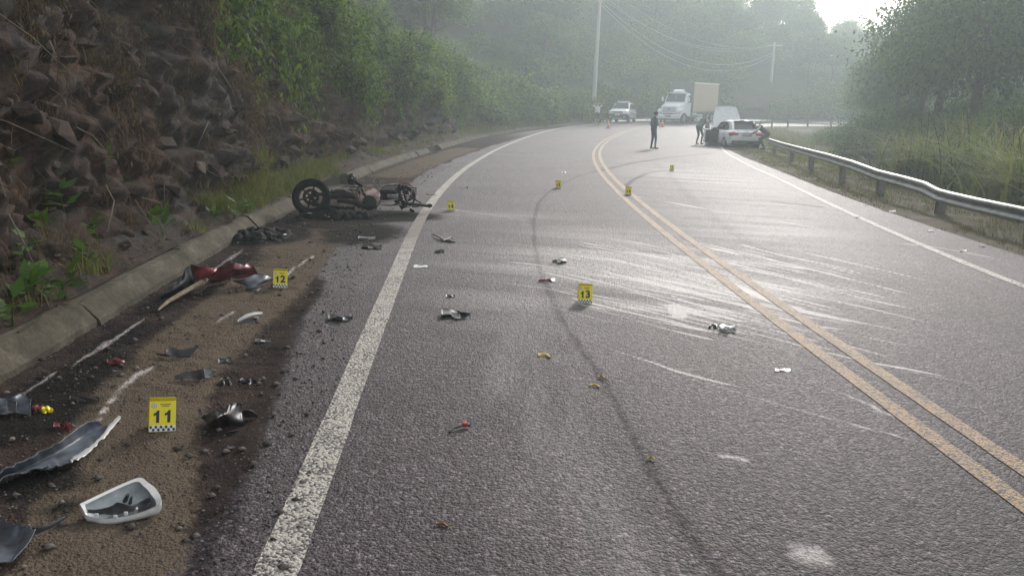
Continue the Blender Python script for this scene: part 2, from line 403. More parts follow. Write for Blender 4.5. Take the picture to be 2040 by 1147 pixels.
    h = mth(t, 'ADD', h, mth(t, 'MULTIPLY', n3, .5)); v3 = nd(t, 'ShaderNodeTexVoronoi'); v3.inputs['Scale'].default_value = 34; t.links.new(p, v3.inputs['Vector']); h = mth(t, 'ADD', h, mth(t, 'MULTIPLY', v3.outputs['Distance'], -.7)); h = mth(t, 'MULTIPLY', h, mth(t, 'SUBTRACT', 1.0, mth(t, 'MULTIPLY', rub, .8))); bump(t, b, h, .009, 1.0)
    return ma
def paint_material(name, col):
    ma, t, b, o = nodes(name); p = geo_pos(t)
    v = nd(t, 'ShaderNodeTexVoronoi'); v.inputs['Scale'].default_value = 85; t.links.new(p, v.inputs['Vector'])
    sp = nd(t, 'ShaderNodeSeparateColor'); t.links.new(v.outputs['Color'], sp.inputs[0])
    w = mth(t, 'ADD', mth(t, 'MULTIPLY', sp.outputs[0], .5), mth(t, 'MULTIPLY', noise(t, 5, 5, .7, p), .8)); w = mth(t, 'ADD', w, mth(t, 'MULTIPLY', att(t, 'wear'), .45))
    f = ramp(t, w, [(.72, (0, 0, 0)), (.95, (1, 1, 1))]); c0 = mixc(t, noise(t, 3, 4, .6, p), tuple(x*.82 for x in col), col)
    c = mixc(t, f, c0, (.075, .068, .07)); c = mixc(t, mth(t, 'MULTIPLY', att(t, 'dirt'), .85, None, True), c, (.13, .1, .085))
    t.links.new(c, b.inputs['Base Color']); b.inputs['Roughness'].default_value = .6
    bump(t, b, mth(t, 'MULTIPLY_ADD', v.outputs['Distance'], -.9, mth(t, 'MULTIPLY', noise(t, 90, 4, .7, p), .9)), .009, .8)
    return ma
def earth_material(name, stops, rock=None, moss=None, s1=3, bd=.05):
    ma, t, b, o = nodes(name); p = geo_pos(t); n = noise(t, s1, 8, .72, p, .4); c = ramp(t, n, stops)
    fine = noise(t, 38, 6, .75, p); c = mixc(t, 1.0, c, ramp(t, fine, [(.3, (.55, .55, .55)), (.7, (1.45, 1.42, 1.4))]), 'MULTIPLY')
    if rock:
        v = nd(t, 'ShaderNodeTexVoronoi', feature='DISTANCE_TO_EDGE'); v.inputs['Scale'].default_value = 5.5; mp = nd(t, 'ShaderNodeMapping'); mp.inputs['Scale'].default_value = (1, 1, 1.9)
        t.links.new(p, mp.inputs[0]); t.links.new(mp.outputs[0], v.inputs['Vector'])
        rc = mixc(t, noise(t, 12, 6, .7, p), rock[0], rock[1]); f = mth(t, 'MULTIPLY', ramp(t, noise(t, .9, 5, .65, p), [(.42, (0, 0, 0)), (.58, (1, 1, 1))]), ramp(t, v.outputs['Distance'], [(.0, (0, 0, 0)), (.09, (1, 1, 1))]))
        c = mixc(t, f, c, rc)
    if moss:
        f = ramp(t, noise(t, 1.7, 7, .75, p), [(.52, (0, 0, 0)), (.68, (1, 1, 1))]); c = mixc(t, mth(t, 'MULTIPLY', f, .8), c, moss)
    t.links.new(c, b.inputs['Base Color']); b.inputs['Roughness'].default_value = .9; b.inputs['Specular IOR Level'].default_value = .25
    bump(t, b, mth(t, 'ADD', n, mth(t, 'MULTIPLY', fine, .5)), bd, 1)
    return ma
M_ASPH = asphalt_material()
M_WHITE = paint_material('white_road_paint', (.5, .465, .41)); M_YEL = paint_material('yellow_road_paint', (.4, .245, .115))
M_BANK = earth_material('bank_earth', [(.25, (.013, .007, .005)), (.45, (.046, .024, .016)), (.62, (.098, .053, .034)), (.8, (.16, .095, .064))], ((.026, .024, .024), (.085, .075, .07)), (.022, .027, .011), 2.4, .07)
M_STONE = earth_material('bank_stone', [(.25, (.02, .013, .011)), (.5, (.055, .037, .029)), (.75, (.115, .084, .068))], None, (.028, .03, .016), 4, .02)
M_KERB = earth_material('kerb_concrete', [(.25, (.03, .026, .018)), (.5, (.075, .064, .047)), (.75, (.16, .14, .108))], None, (.024, .027, .012), 3.2, .014)
M_VERGE = earth_material('verge_soil', [(.25, (.05, .04, .028)), (.5, (.095, .08, .055)), (.75, (.16, .13, .095))], None, (.06, .085, .03), 3, .03)
M_FLOOR = earth_material('forest_floor', [(.25, (.02, .022, .012)), (.5, (.035, .045, .02)), (.75, (.06, .07, .032))], None, (.03, .05, .018), 1.2, .1)
# ------------------------------------------------------------------ road sheet
def scrapes(X, Y):
    """pale scrapes and dried fluid ground into the surface"""
    runs = [([(1168, 680), (1230, 700), (1300, 722), (1380, 748), (1475, 770)], .013, .85), ([(1190, 708), (1300, 735), (1450, 775), (1560, 808), (1700, 845), (1860, 888)], .009, .85),
            ([(1120, 600), (1220, 617), (1320, 640), (1420, 665), (1500, 680), (1620, 700), (1780, 735), (1960, 768)], .016, .95), ([(1160, 590), (1300, 615), (1450, 650), (1600, 690), (1700, 715), (1880, 748)], .02, .9),
            ([(1340, 600), (1450, 625), (1560, 655), (1700, 685), (1880, 715)], .018, .95), ([(1400, 540), (1500, 585), (1600, 620), (1700, 640), (1815, 662)], .05, .95), ([(1100, 520), (1250, 545), (1400, 575), (1500, 600), (1640, 640)], .04, .8),
            ([(1170, 490), (1300, 510), (1420, 528), (1575, 553)], .03, .95), ([(1180, 465), (1300, 490), (1400, 510)], .02, .9), ([(1100, 500), (1250, 528), (1360, 550), (1450, 580), (1560, 625)], .03, .8), ([(1180, 545), (1320, 570), (1480, 610), (1600, 645), (1820, 690)], .025, .8),
            ([(1240, 580), (1360, 600), (1500, 635), (1640, 668)], .02, .85), ([(1260, 390), (1400, 415), (1540, 440), (1700, 465), (1780, 480)], .035, .7), ([(1790, 485), (1860, 492), (1960, 510), (2030, 525)], .04, .8), ([(1620, 570), (1700, 580), (1760, 592)], .03, .7),
            ([(1345, 607), (1350, 618), (1356, 634)], .07, 1.3), ([(1335, 606), (1365, 612), (1400, 628)], .03, 1.1), ([(208, 815), (230, 785), (265, 752), (305, 727)], .022, .85), ([(195, 838), (222, 795), (250, 765)], .02, .85), ([(400, 660), (440, 635), (470, 618)], .02, .7), ([(560, 555), (600, 525), (640, 500)], .015, .6),
            ([(1640, 770), (1720, 800), (1780, 832)], .012, .8), ([(1000, 520), (1120, 535), (1240, 560)], .03, .6), ([(980, 560), (1130, 580), (1300, 606)], .025, .55), ([(880, 415), (960, 425), (1060, 440)], .03, .6), ([(1570, 1095), (1610, 1103), (1655, 1108)], .07, .62), ([(1430, 905), (1470, 912), (1490, 915)], .04, .5), ([(430, 845), (500, 810)], .004, .1),
            ([(120, 735), (200, 690), (260, 652), (300, 625)], .03, .42), ([(0, 810), (60, 770), (120, 735)], .035, .4), ([(420, 540), (470, 505), (500, 480)], .04, .45)]
    for k in range(95):                       # finer parallel runs inside the washed area
        x0 = random.uniform(1080, 1480); y0 = 470+random.uniform(0, 150); l = random.uniform(100, 420); sl_ = random.uniform(.19, .27)
        runs.append(([(x0+l*f, y0+l*f*sl_+random.uniform(-3, 3)) for f in (0, .33, .66, 1)], random.uniform(.01, .03), random.uniform(.5, 1.0)))
    out_ = np.zeros(X.shape)
    for j, (pp, w, cv) in enumerate(runs):
        P = catmull([at(*p)[:2] for p in pp], 7); lo = P.min(0)-.3; hi = P.max(0)+.3; m_ = (X > lo[0]) & (X < hi[0]) & (Y > lo[1]) & (Y < hi[1])
        if not m_.any(): continue
        x, y = X[m_], Y[m_]; wob = .02*fbm(np.stack([x*3, y*3, 0*x+j], 1), 3, j); d, t_, L = pdist(x, y+wob, P); ww = max(w*.8, .013)*(.7+.6*vn(np.stack([t_*2.2, 0*t_+j, 0*t_], 1), j+50)); f = cv*np.clip(1.25-d/ww*.75, 0, 1)*np.clip(np.minimum(t_, L-t_)/(.12*L)+.25, 0, 1)*np.clip(.75+.7*vn(np.stack([t_*1.3+j*9, 0*t_, 0*t_], 1), j+90), .1, 1); out_[m_] = np.maximum(out_[m_], np.where(d < ww*1.6, f, 0))
    return out_
def road():
    ss = [-2.0]
    while ss[-1] < CS[-1]-1:
        y = ss[-1]; ss.append(y+(.035 if y < 4 else .015 if y < 11.5 else .035+.0062*(y-9) if y < 70 else 1.2))
    ss = np.array(ss); f = np.linspace(0, 1, 300); a = iu(U_K, ss)+.02; b_ = iu(U_G, ss)+.25
    SS = np.repeat(ss[:, None], 300, 1); UU = a[:, None]+(b_-a)[:, None]*f[None]; X, Y = pos(SS, UU); Z = hz(X, Y)
    # masks
    uD = iu(U_D, SS); uK = iu(U_K, SS); wob = .12*vn(np.stack([SS.ravel()*.9, UU.ravel()*.3, 0*UU.ravel()], 1), 4).reshape(SS.shape)
    fade = 1-sm((SS-30)/22)
    mud = sm((uD+.1+wob-UU)/.28)*(.35+.65*fade); mud = np.maximum(mud, sm((uK+.7-UU)/.3)*.75)
    tanp = [at(*p) for p in [(190, 1147), (230, 1000), (260, 860), (330, 740), (420, 660), (520, 580), (600, 490), (660, 445)]]
    d, t_, L = pdist(X, Y, tanp); wid = .22+.16*t_/L; tan = sm((wid+.22-d)/.3)
    tan2 = [at(*p) for p in [(780, 350), (860, 318), (930, 296)]]; d2, t2, L2 = pdist(X, Y, tan2); tan = np.maximum(tan, .8*sm((.9-d2)/.6))
    soot = np.zeros_like(X)
    for (px, py, rx, ry, k) in [(660, 434, .95, .75, 1.6), (760, 430, .9, .65, 1.5), (540, 470, .5, .8, 1.4), (720, 465, .65, 1.1, 1.05), (480, 520, .35, .8, .75), (620, 450, .6, .4, 1.1), (330, 600, .25, .6, 1.0), (160, 745, .3, .6, 1.05), (60, 830, .3, .4, 1.2), (245, 670, .25, .5, .9), (420, 545, .22, .5, 1.0), (60, 960, .3, .2, 1.0), (130, 1010, .17, .17, .6), (820, 425, .45, .25, .7)]:
        soot = np.maximum(soot, k*blob(X, Y, px, py, rx, ry))
    pale = np.zeros_like(X)  # dried film, with the road's bright reflection painted in as pale blobs
    for (px, py, rx, ry, k) in [(1230, 520, 1.5, 1.3, 1.3), (1400, 560, 1.2, 1.0, 1.3), (1050, 580, .7, 1.3, .55), (1330, 610, .8, .45, .8), (1500, 450, 1.1, 2.6, .5), (1380, 350, 1.6, 5, .45), (1180, 470, 1.2, .8, .5), (1560, 560, .9, .7, .3), (1010, 430, 1.0, .5, .3), (1480, 400, 1.0, 2.2, .35)]:
        pale = np.maximum(pale, k*blob(X, Y, px, py, rx, ry))
    q = np.stack([X.ravel()*.55+Y.ravel()*.05, Y.ravel()*3.2+X.ravel()*.7, 0*X.ravel()], 1); st = fbm(q, 4, 9).reshape(X.shape); pale = pale*np.clip(.75+1.3*st, .1, 1.6)
    tr = lambda pp: [at(*p) for p in pp]
    for pp, w, k in [([(1250, 1147), (1180, 1000), (1120, 860), (1080, 740), (1060, 640), (1055, 560)], .3, .34), ([(1090, 1147), (1040, 960), (1010, 800), (1000, 660)], .25, .25)]:
        d, t_, L = pdist(X, Y, tr(pp)); pale = np.maximum(pale, k*sm((w-d)/w)*np.clip(.6+1.6*fbm(np.stack([X.ravel()*7, Y.ravel()*1.1, 0*X.ravel()], 1), 4, 21).reshape(X.shape), 0, 1.6))
    rub = np.zeros_like(X)
    for pp, w, k in [([(1175, 345), (1150, 352), (1120, 366), (1090, 385), (1072, 405), (1063, 440), (1064, 490), (1075, 540), (1095, 585), (1120, 640), (1160, 700), (1200, 755), (1240, 830), (1285, 920), (1340, 1010), (1385, 1080), (1440, 1147)], .028, .42),
                     ([(1175, 345), (1260, 325), (1340, 313), (1420, 305)], .1, .4), ([(1245, 372), (1262, 358), (1290, 345), (1330, 338)], .06, .45),
                     ([(1300, 322), (1330, 345), (1380, 400), (1470, 470), (1560, 520)], .1, .08), ([(640, 560), (600, 620), (560, 690), (530, 770), (490, 860), (440, 980), (390, 1147)], .06, .95), ([(600, 640), (560, 740), (525, 830), (480, 950), (450, 1060)], .04, .8), ([(1540, 402), (1600, 408), (1640, 413)], .05, .7)]:
        d, t_, L = pdist(X, Y, tr(pp)); rub = np.maximum(rub, k*sm((w-d)/(w*.8)+.3))
    scr = scrapes(X, Y)
    tz = np.clip(mud, 0, 1)*(1-sm((SS-22)/10)); P3 = np.stack([X.ravel(), Y.ravel(), 0*X.ravel()], 1)
    Z = Z+tz*(.018*fbm(P3*5, 4, 2)+.009*fbm(P3*22, 2, 3)).reshape(X.shape)-.02*sm((uK+.42-UU)/.3)*fade
    V = np.stack([X, Y, Z], -1).reshape(-1, 3); me = np_mesh('road', V, gridf(len(ss), 300)[:, ::-1], M_ASPH, True)
    for n_, a_ in (('mud', mud), ('tan', tan), ('soot', soot), ('pale', np.clip(pale, 0, 1)), ('scrape', scr), ('rubber', np.clip(rub, 0, 1))): attr(me, n_, a_.ravel())
    tag(link('road', me), kind='structure')
road()
def ribbon(name, U, off, w, s0, s1, mat_, dz=.004, wear=.3, dirt_fn=None):
    n = int((s1-s0)/.12); ss = np.linspace(s0, s1, n); u = iu(U, ss)+off; k = 5; ff = np.linspace(-.5, .5, k)
    SS = np.repeat(ss[:, None], k, 1); jig = .006*vn(np.stack([ss*9, 0*ss, 0*ss+off*7], 1), 3); wid = w+jig
    X, Y = pos(SS, u[:, None]+wid[:, None]*ff[None]); V = np.stack([X, Y, hz(X, Y)+dz], -1).reshape(-1, 3)
    me = np_mesh(name, V, gridf(n, k)[:, ::-1], mat_, True); attr(me, 'wear', np.full(len(V), wear)); attr(me, 'dirt', dirt_fn(X, Y).ravel() if dirt_fn else np.zeros(len(V)))
    tag(link(name, me), kind='structure')
def burn_dirt(X, Y): return np.clip(1.5*blob(X, Y, 832, 452, .28, 1.15)+1.0*blob(X, Y, 845, 425, .3, .4), 0, 1)
def pale_wash(X, Y): return .4*blob(X, Y, 1440, 545, .8, 1.3)
ribbon('edge_line', U_L, 0, .155, -2, CS[-1]-5, M_WHITE, dirt_fn=burn_dirt)
ribbon('edge_line', U_R, 0, .12, -2, CS[-1]-5, M_WHITE)
ribbon('centre_line', U_L*0, -.118, .105, -2, CS[-1]-5, M_YEL, wear=.36)
ribbon('centre_line', U_L*0, .118, .105, -2, CS[-1]-5, M_YEL, wear=.36)
# ------------------------------------------------------------------ kerb: cast blocks with open joints
def kerb():
    root = empty('kerb', (*pos(8, iu(U_K, 8)), 0)); root['kind'] = 'structure'; L = Vector(root.location)
    s = 1.0; k = 0
    while s < 64:
        ln = 2.0+.5*random.random(); gone = (k in (6, 12)); e = s+ln-.008
        if not gone:
            rows = []; hgt = .15*random.uniform(.95, 1.04); lean = random.uniform(-.02, .02)
            m_ = 9
            for i in range(m_):
                a = s+(e-s)*i/(m_-1); u = float(iu(U_K, a))+lean
                prof = [(.03, -.08), (.015, .02), (-.08, hgt*.8), (-.115, hgt), (-.2, hgt+.005), (-.23, hgt-.04), (-.23, -.08)]
                r = []
                for j, (du, dz) in enumerate(prof):
                    x, y = pos(a, u+du+.012*random.uniform(-1, 1)); r.append(Vector((x, y, hz(x, y)+dz+(.01*random.uniform(-1, 1) if dz > .1 else 0)))-L)
                rows.append(r)
            MB().loft(rows).build('kerb_block', M_KERB, root)
        s += ln; k += 1
kerb()
# ------------------------------------------------------------------ the cut bank and hillside on the left
def face_h(s):  return np.interp(s, [-20, 6, 20, 34, 44, 50, 60, 300], [3.4, 3.2, 3.0, 3.0, 2.4, 1.2, .9, .9])
def hill_k(s):  return np.interp(s, [-20, 60, 81, 90, 98, 108, 200], [1, 1, 1, .8, .38, .22, .2])
def ledge_w(s): return np.interp(s, [-20, 3, 10, 20, 34, 42, 50, 300], [.25, .25, .35, .55, .5, .7, 1.6, 2.0])
BT = np.array([0, .18, .36, .6, 1, 1.35, 2.2, 4.0])    # profile knots: kerb back, ledge, ledge end, face, face top, slope ...
def bank_pt(s, t):
    """t in 0..3: 0-1 ledge, 1-2 rock face, 2-3 wooded slope"""
    s = np.asarray(s, float); t = np.asarray(t, float); fh = face_h(s); lw = ledge_w(s); hk = hill_k(s)
    t1 = np.clip(t, 0, 1); t2 = np.clip(t-1, 0, 1); t3 = np.clip(t-2, 0, 1)
    off = .1+lw*t1+fh*.2*t2**1.1+45*t3; z = .165+.25*t1**1.5+fh*t2+(30*t3**1.1)*hk
    far = np.interp(s, [44, 54], [0, 1]); z = z*1.0
    return off, z
def bank():
    ss = [-3.0]
    while ss[-1] < 150:
        y = ss[-1]; ss.append(y+(.055 if y < 13 else .055+.007*(y-13)))
    ss = np.array(ss); tt = np.concatenate([np.linspace(0, 1, 14), np.linspace(1, 2, 64)[1:], np.linspace(0, 1, 26)[1:]**1.7+2]); nr, nc = len(ss), len(tt)
    SS = np.repeat(ss[:, None], nc, 1); TT = np.repeat(tt[None], nr, 0); off, z = bank_pt(SS, TT); off = off+.08
    X, Y = pos(SS, iu(U_K, SS)-off); Z = hz(X, Y)+z; P = np.stack([X, Y, Z], -1).reshape(-1, 3); T = TT.ravel(); s_ = SS.ravel()
    rock = sm((T-.85)/.25); big = fbm(P*.45, 4, 31); q = P*np.array([1.5, 1.5, 2.4])+.35*fbm(P*2.2, 3, 5)[:, None]; f1, f2, cid = voro(q, 40)
    q2 = P*np.array([4.2, 4.2, 6.5])+.3*fbm(P*5, 2, 6)[:, None]; g1, g2, c2 = voro(q2, 60)
    crack = sm((f2-f1)/.2); crack2 = sm((g2-g1)/.22)
    strata = vn(np.stack([P[:, 0]*.5, P[:, 1]*.5, P[:, 2]*4.5+.6*big], 1), 77); fa = facet(q, 40); fb = facet(q2, 60); disp = rock*(.5*big+.12*strata+.10*(cid-.5)+.10*fa-.07*(1-crack)+.06*(c2-.5)+.07*fb-.035*(1-crack2)+.09*fbm(P*7, 4, 8)+.03*fbm(P*24, 2, 9))+(1-rock)*(.06*fbm(P*3, 4, 12)+.025*fbm(P*14, 3, 13))*sm(T/.12)
    disp = disp*np.where(T > 2.05, 1.0, 1.0); amp = np.where(T > 2.02, 1.6, 1)
    nx = np.interp(s_, CS, CN[:, 0]); ny = np.interp(s_, CS, CN[:, 1])
    P[:, 0] += nx*disp*.9; P[:, 1] += ny*disp*.9; P[:, 2] += disp*(.35*rock+(1-rock))*amp
    me = np_mesh('rock_bank', P, gridf(nr, nc), M_BANK, False); me.materials.append(M_FLOOR)
    mi = (T.reshape(nr, nc)[:-1, :-1].ravel() > 2.05).astype(np.int32); me.polygons.foreach_set('material_index', mi)
    o = tag(link('rock_bank', me), kind='structure')
    return o, ss, tt, P.reshape(nr, nc, 3)
BANK, B_S, B_T, B_P = bank()
def bank_at(s, t):
    i = int(np.clip(np.searchsorted(B_S, s), 0, len(B_S)-1)); j = int(np.clip(np.searchsorted(B_T, t), 0, len(B_T)-1)); return B_P[i, j]
def stone_mesh(seed, r=1.0):
    import bmesh
    R = np.random.default_rng(seed); bm = bmesh.new(); pts = R.normal(size=(13, 3)); pts /= np.linalg.norm(pts, axis=1, keepdims=True); pts *= R.uniform(.75, 1.15, (13, 1))*np.array([1, .8, .62])*r
    for p in pts: bm.verts.new(p)
    bmesh.ops.convex_hull(bm, input=bm.verts); me = bpy.data.meshes.new('stone'); bm.to_mesh(me); bm.free(); me.materials.append(M_STONE); return me
STONES = [stone_mesh(200+k) for k in range(10)]
def bank_stones():
    n = 0
    for k in range(1400):
        if n >= 295: break
        s = 3+34*random.random()**1.6; t = 1+random.random()**1.5*.85 if random.random() < .75 else random.uniform(.3, 1)
        p = bank_at(s, t); px, py, z = proj(p)
        if px < -60 or px > 1080 or py < -40: continue
        sc = random.uniform(.05, .2)*(1 if s < 14 else 1.6) if t > 1 else random.uniform(.04, .1)
        o = link('stone', STONES[k % 10], BANK); o.location = p; o.scale = (sc*random.uniform(.9, 1.5), sc, sc*random.uniform(.6, 1)); o.rotation_euler = (random.uniform(-.5, .5), random.uniform(-.5, .5), random.uniform(0, 6)); n += 1
bank_stones()
# ------------------------------------------------------------------ ground sheet and right-hand verge
def right_z(d):
    """height over distance outside the right asphalt edge"""
    return np.interp(d, [-3, 0, .2, 1.5, 2.5, 5, 9, 14, 24, 45, 90, 400], [-.06, -.03, .0, .02, -.05, -.45, -.5, .2, 4, 12, 16, 18])
def ground_z(X, Y):
    s, u = su_arr(X, Y); uG = iu(U_G, s); uK = iu(U_K, s); d = u-uG; z = hz(X, Y).ravel() if hasattr(X, 'ravel') else hz(X, Y)
    zz = np.where(u < 0, np.where(u < uK-.5, -1.2, -.08), right_z(d)*np.where(d > 9, np.clip(1-(np.interp(s, [60, 80], [0, .75])), .25, 1), 1)); return z+zz, d
def axis(fine0, fine1, step, lo, hi, g=1.12):
    a = list(np.arange(fine0, fine1, step)); st = step
    while a[-1] < hi: st *= g; a.append(a[-1]+st)
    st = step
    while a[0] > lo: st *= g; a.insert(0, a[0]-st)
    return np.array(a)
def ground():
    gx = axis(3, 30, .3, -700, 700); gy = axis(4, 60, .3, -300, 900); X, Y = np.meshgrid(gx, gy); z, d = ground_z(X, Y); P = np.stack([X.ravel(), Y.ravel(), z], 1)
    n = sm((d-.15)/.5); P[:, 2] += n*(.05*fbm(P*np.array([1, 1, 0])*1.3, 4, 70)+.02*fbm(P*np.array([1, 1, 0])*6, 3, 71))
    me = np_mesh('ground', P, gridf(len(gy), len(gx)), M_VERGE, True); me.materials.append(M_FLOOR); dd = d.reshape(X.shape)[:-1, :-1].ravel(); me.polygons.foreach_set('material_index', (dd > 8).astype(np.int32))
    tag(link('ground', me), kind='structure')
ground()
def gz(x, y): z, d = ground_z(np.array([[x]]), np.array([[y]])); return float(z[0])
# ------------------------------------------------------------------ vegetation
L_BANK = leafmat('shrub_leaves', [(.014, .03, .006), (.034, .07, .012), (.07, .128, .018), (.13, .195, .026), (.23, .28, .042)], .42)
L_TREE = leafmat('tree_leaves', [(.012, .032, .009), (.024, .062, .015), (.042, .096, .022), (.078, .14, .03)], .35)
L_TREE2 = leafmat('light_tree_leaves', [(.026, .06, .013), (.052, .108, .02), (.088, .16, .03), (.145, .21, .04)], .4)
L_GRASS = leafmat('grass_blades', [(.06, .085, .024), (.105, .13, .038), (.15, .16, .055), (.21, .19, .085)], .35, .7)
L_CANE = leafmat('cane_blades', [(.09, .125, .05), (.14, .175, .075), (.2, .225, .11), (.28, .28, .16)], .35, .6)
L_DRY = leafmat('dry_straw', [(.045, .028, .018), (.1, .065, .038), (.19, .135, .075)], .2, .8)
L_WEED = leafmat('weed_leaves', [(.04, .085, .02), (.07, .14, .03), (.11, .2, .045)], .35, .45)
M_BARK = earth_material('bark', [(.25, (.04, .03, .022)), (.5, (.08, .062, .048)), (.75, (.13, .11, .09))], None, (.04, .05, .03), 6, .02)
def leaves(name, P, D, N, ln, wd, mat_, fold=.25):
    """P base points, D axis, N normal hint; each leaf two faces folded on the midrib"""
    n = len(P); D = D/(np.linalg.norm(D, axis=1, keepdims=True)+1e-9); Sd = np.cross(D, N); Sd /= np.linalg.norm(Sd, axis=1, keepdims=True)+1e-9; Nn = np.cross(Sd, D)
    ln = np.broadcast_to(ln, (n,))[:, None]; wd = np.broadcast_to(wd, (n,))[:, None]
    a = P; b = P+D*ln*.45+Sd*wd*.5-Nn*wd*fold; c = P+D*ln-Nn*ln*.12; d = P+D*ln*.45-Sd*wd*.5-Nn*wd*fold
    V = np.stack([a, b, c, d], 1).reshape(-1, 3); i = np.arange(n)*4; Fc = np.concatenate([np.stack([i, i+1, i+2], 1), np.stack([i, i+2, i+3], 1)]); return np_mesh(name, V, Fc, mat_)
def rand_unit(R, n):
    v = R.normal(size=(n, 3)); return v/np.linalg.norm(v, axis=1, keepdims=True)
def crown_mesh(name, seed, rad, nclu, per, ln, mat_, spread, flat=.55, shell=.55, droop=.25, lobes=5):
    R = np.random.default_rng(seed); rad = np.array(rad)
    d = rand_unit(R, nclu*3); d = d[d[:, 2] > -.55][:nclu]; lob = rand_unit(R, lobes); lob[:, 2] = np.abs(lob[:, 2])*.6
    k = .68+.42*np.max(d@lob.T, axis=1)**3; c = d*rad*(shell+(1-shell)*R.random((len(d), 1))**.6)*k[:, None]
    P = np.repeat(c, per, 0)+R.normal(size=(len(c)*per, 3))*np.array([1, 1, flat])*spread*np.repeat(R.uniform(.6, 1.35, (len(c), 1)), per, 0)
    out_ = P/(np.linalg.norm(P, axis=1, keepdims=True)+1e-9); D = rand_unit(R, len(P))*.9+out_*.7; D[:, 2] -= droop; N = rand_unit(R, len(P))*.7+out_*.4+np.array([0, 0, .8])
    L = ln*R.uniform(.6, 1.35, len(P)); return leaves(name, P, D, N, L, L*R.uniform(.38, .6, len(P)), mat_)
def limb_mesh(name, seed, h, r, crown_r, nl=6):
    R = random.Random(seed); mb = MB(); top = Vector((R.uniform(-.4, .4), R.uniform(-.4, .4), h)); pts = [Vector((0, 0, -.4))]
    for i in range(1, 6):
        f = i/5; pts.append(Vector((top.x*f+R.uniform(-.12, .12), top.y*f+R.uniform(-.12, .12), h*f)))
    mb.tube(pts, [r*(1-.62*i/5)*(1.25 if i == 0 else 1) for i in range(6)], 7)
    for k in range(nl):
        f = R.uniform(.4, .95); b = pts[min(5, int(f*5))]; a = R.uniform(0, 6.28); l = crown_r*R.uniform(.55, .95)
        e = b+Vector((math.cos(a)*l, math.sin(a)*l, l*R.uniform(.3, .9))); mid = (b+e)/2+Vector((0, 0, -.1*l)); mb.tube([b, mid, e], [r*.4, r*.26, r*.08], 5)
    me = bpy.data.meshes.new(name); me.from_pydata([tuple(v) for v in mb.v], [], mb.f); me.materials.append(M_BARK); return me
# --- kinds
SHRUBS = [crown_mesh('foliage', 300+k, (1.0, 1.0, .85), 46, 46 if k < 3 else 26, (.1, .13, .15, .2, .24)[k], L_BANK, .2, .8, .5, .55) for k in range(5)]
SHRUB_STEM = [limb_mesh('stem', 320+k, .6, .035, .8, 5) for k in range(2)]
CROWNS = [crown_mesh('crown', 340+k, (2.6, 2.6, 2.5), 85, 62, .3, L_TREE if k % 2 == 0 else L_TREE2, .42, .6, .45, .3, 6) for k in range(6)]
FINE = [crown_mesh('crown', 350+k, (2.7, 2.7, 2.7), 130, 80, .17, L_TREE if k != 1 else L_TREE2, .42, .65, .4, .3, 7) for k in range(3)]
THICK = [crown_mesh('foliage', 356+k, (1.0, 1.0, .95), 90, 60, .085, (L_TREE, L_BANK, L_TREE2)[k], .18, .8, .45, .4) for k in range(3)]
TRUNKS = [limb_mesh('trunk', 360+k, 5.2, .17, 2.4, 7) for k in range(3)]
def vine_mesh(seed, dens=38, ns=16, ln=.1, wr=.5, mt=None):
    R = np.random.default_rng(seed); P = []; D = []
    for k in range(ns):
        x = R.normal()*.35; y = R.normal()*.12; l = R.uniform(.7, 2.0); n = int(l*dens)
        z = -R.random(n)*l; P.append(np.stack([x+R.normal(size=n)*.06+.08*np.sin(z*3+k), y+R.normal(size=n)*.05, z], 1))
    P = np.concatenate(P); D = rand_unit(R, len(P))*.6; D[:, 2] -= .8; N = rand_unit(R, len(P))*.6; N[:, 1] -= .6
    L = ln*R.uniform(.6, 1.4, len(P)); return leaves('foliage', P, D, N, L, L*wr, mt or L_BANK)
VINES = [vine_mesh(380+k) for k in range(4)]
def vine_stem(seed):
    R = random.Random(seed); mb = MB()
    for k in range(5): x = R.gauss(0, .3); mb.tube([(x+.05*R.uniform(-1, 1)*i, .02, -i*.45) for i in range(4)], [.009, .008, .006, .003], 4)
    me = bpy.data.meshes.new('stem'); me.from_pydata([tuple(v) for v in mb.v], [], mb.f); me.materials.append(M_BARK); return me
DRYV = [vine_mesh(395+k, 24, 9, .13, .22, L_DRY) for k in range(3)]
VSTEM = [vine_stem(390+k) for k in range(2)]
def plant(name, label, cat, group, p, sc, rz, parts, tilt=(0, 0)):
    r = empty(name, p, rz, label, cat, group); r.rotation_euler = (tilt[0], tilt[1], rz); r.scale = sc if hasattr(sc, '__len__') else (sc, sc, sc)
    for n, me, z in parts: o = link(n, me, r); o.location = (0, 0, z)
    return r
def low_t(s):   # how far up the bank the leaves start
    return np.interp(s, [0, 5, 8, 12, 18, 24, 30, 36, 44, 52, 60, 300], [2.03, 1.98, 1.9, 1.72, 1.5, 1.42, 1.5, 1.38, 1.2, .8, .6, .5])
def visible(p, mx=140, my=150):
    px, py, z = proj(p); return z > 1 and -mx < px < 2040+mx and -my-60 < py < 1300
def hides_pole(p, top, rad):
    px, py, z = proj(p); qx, qy, _ = proj(np.asarray(p)+np.array([0, 0, top])); w = F*rad/z
    return (z < 93 and abs(px-1538) < w+10 and qy < 185) or (z < 66 and abs(px-1191) < w+10 and qy < 128)
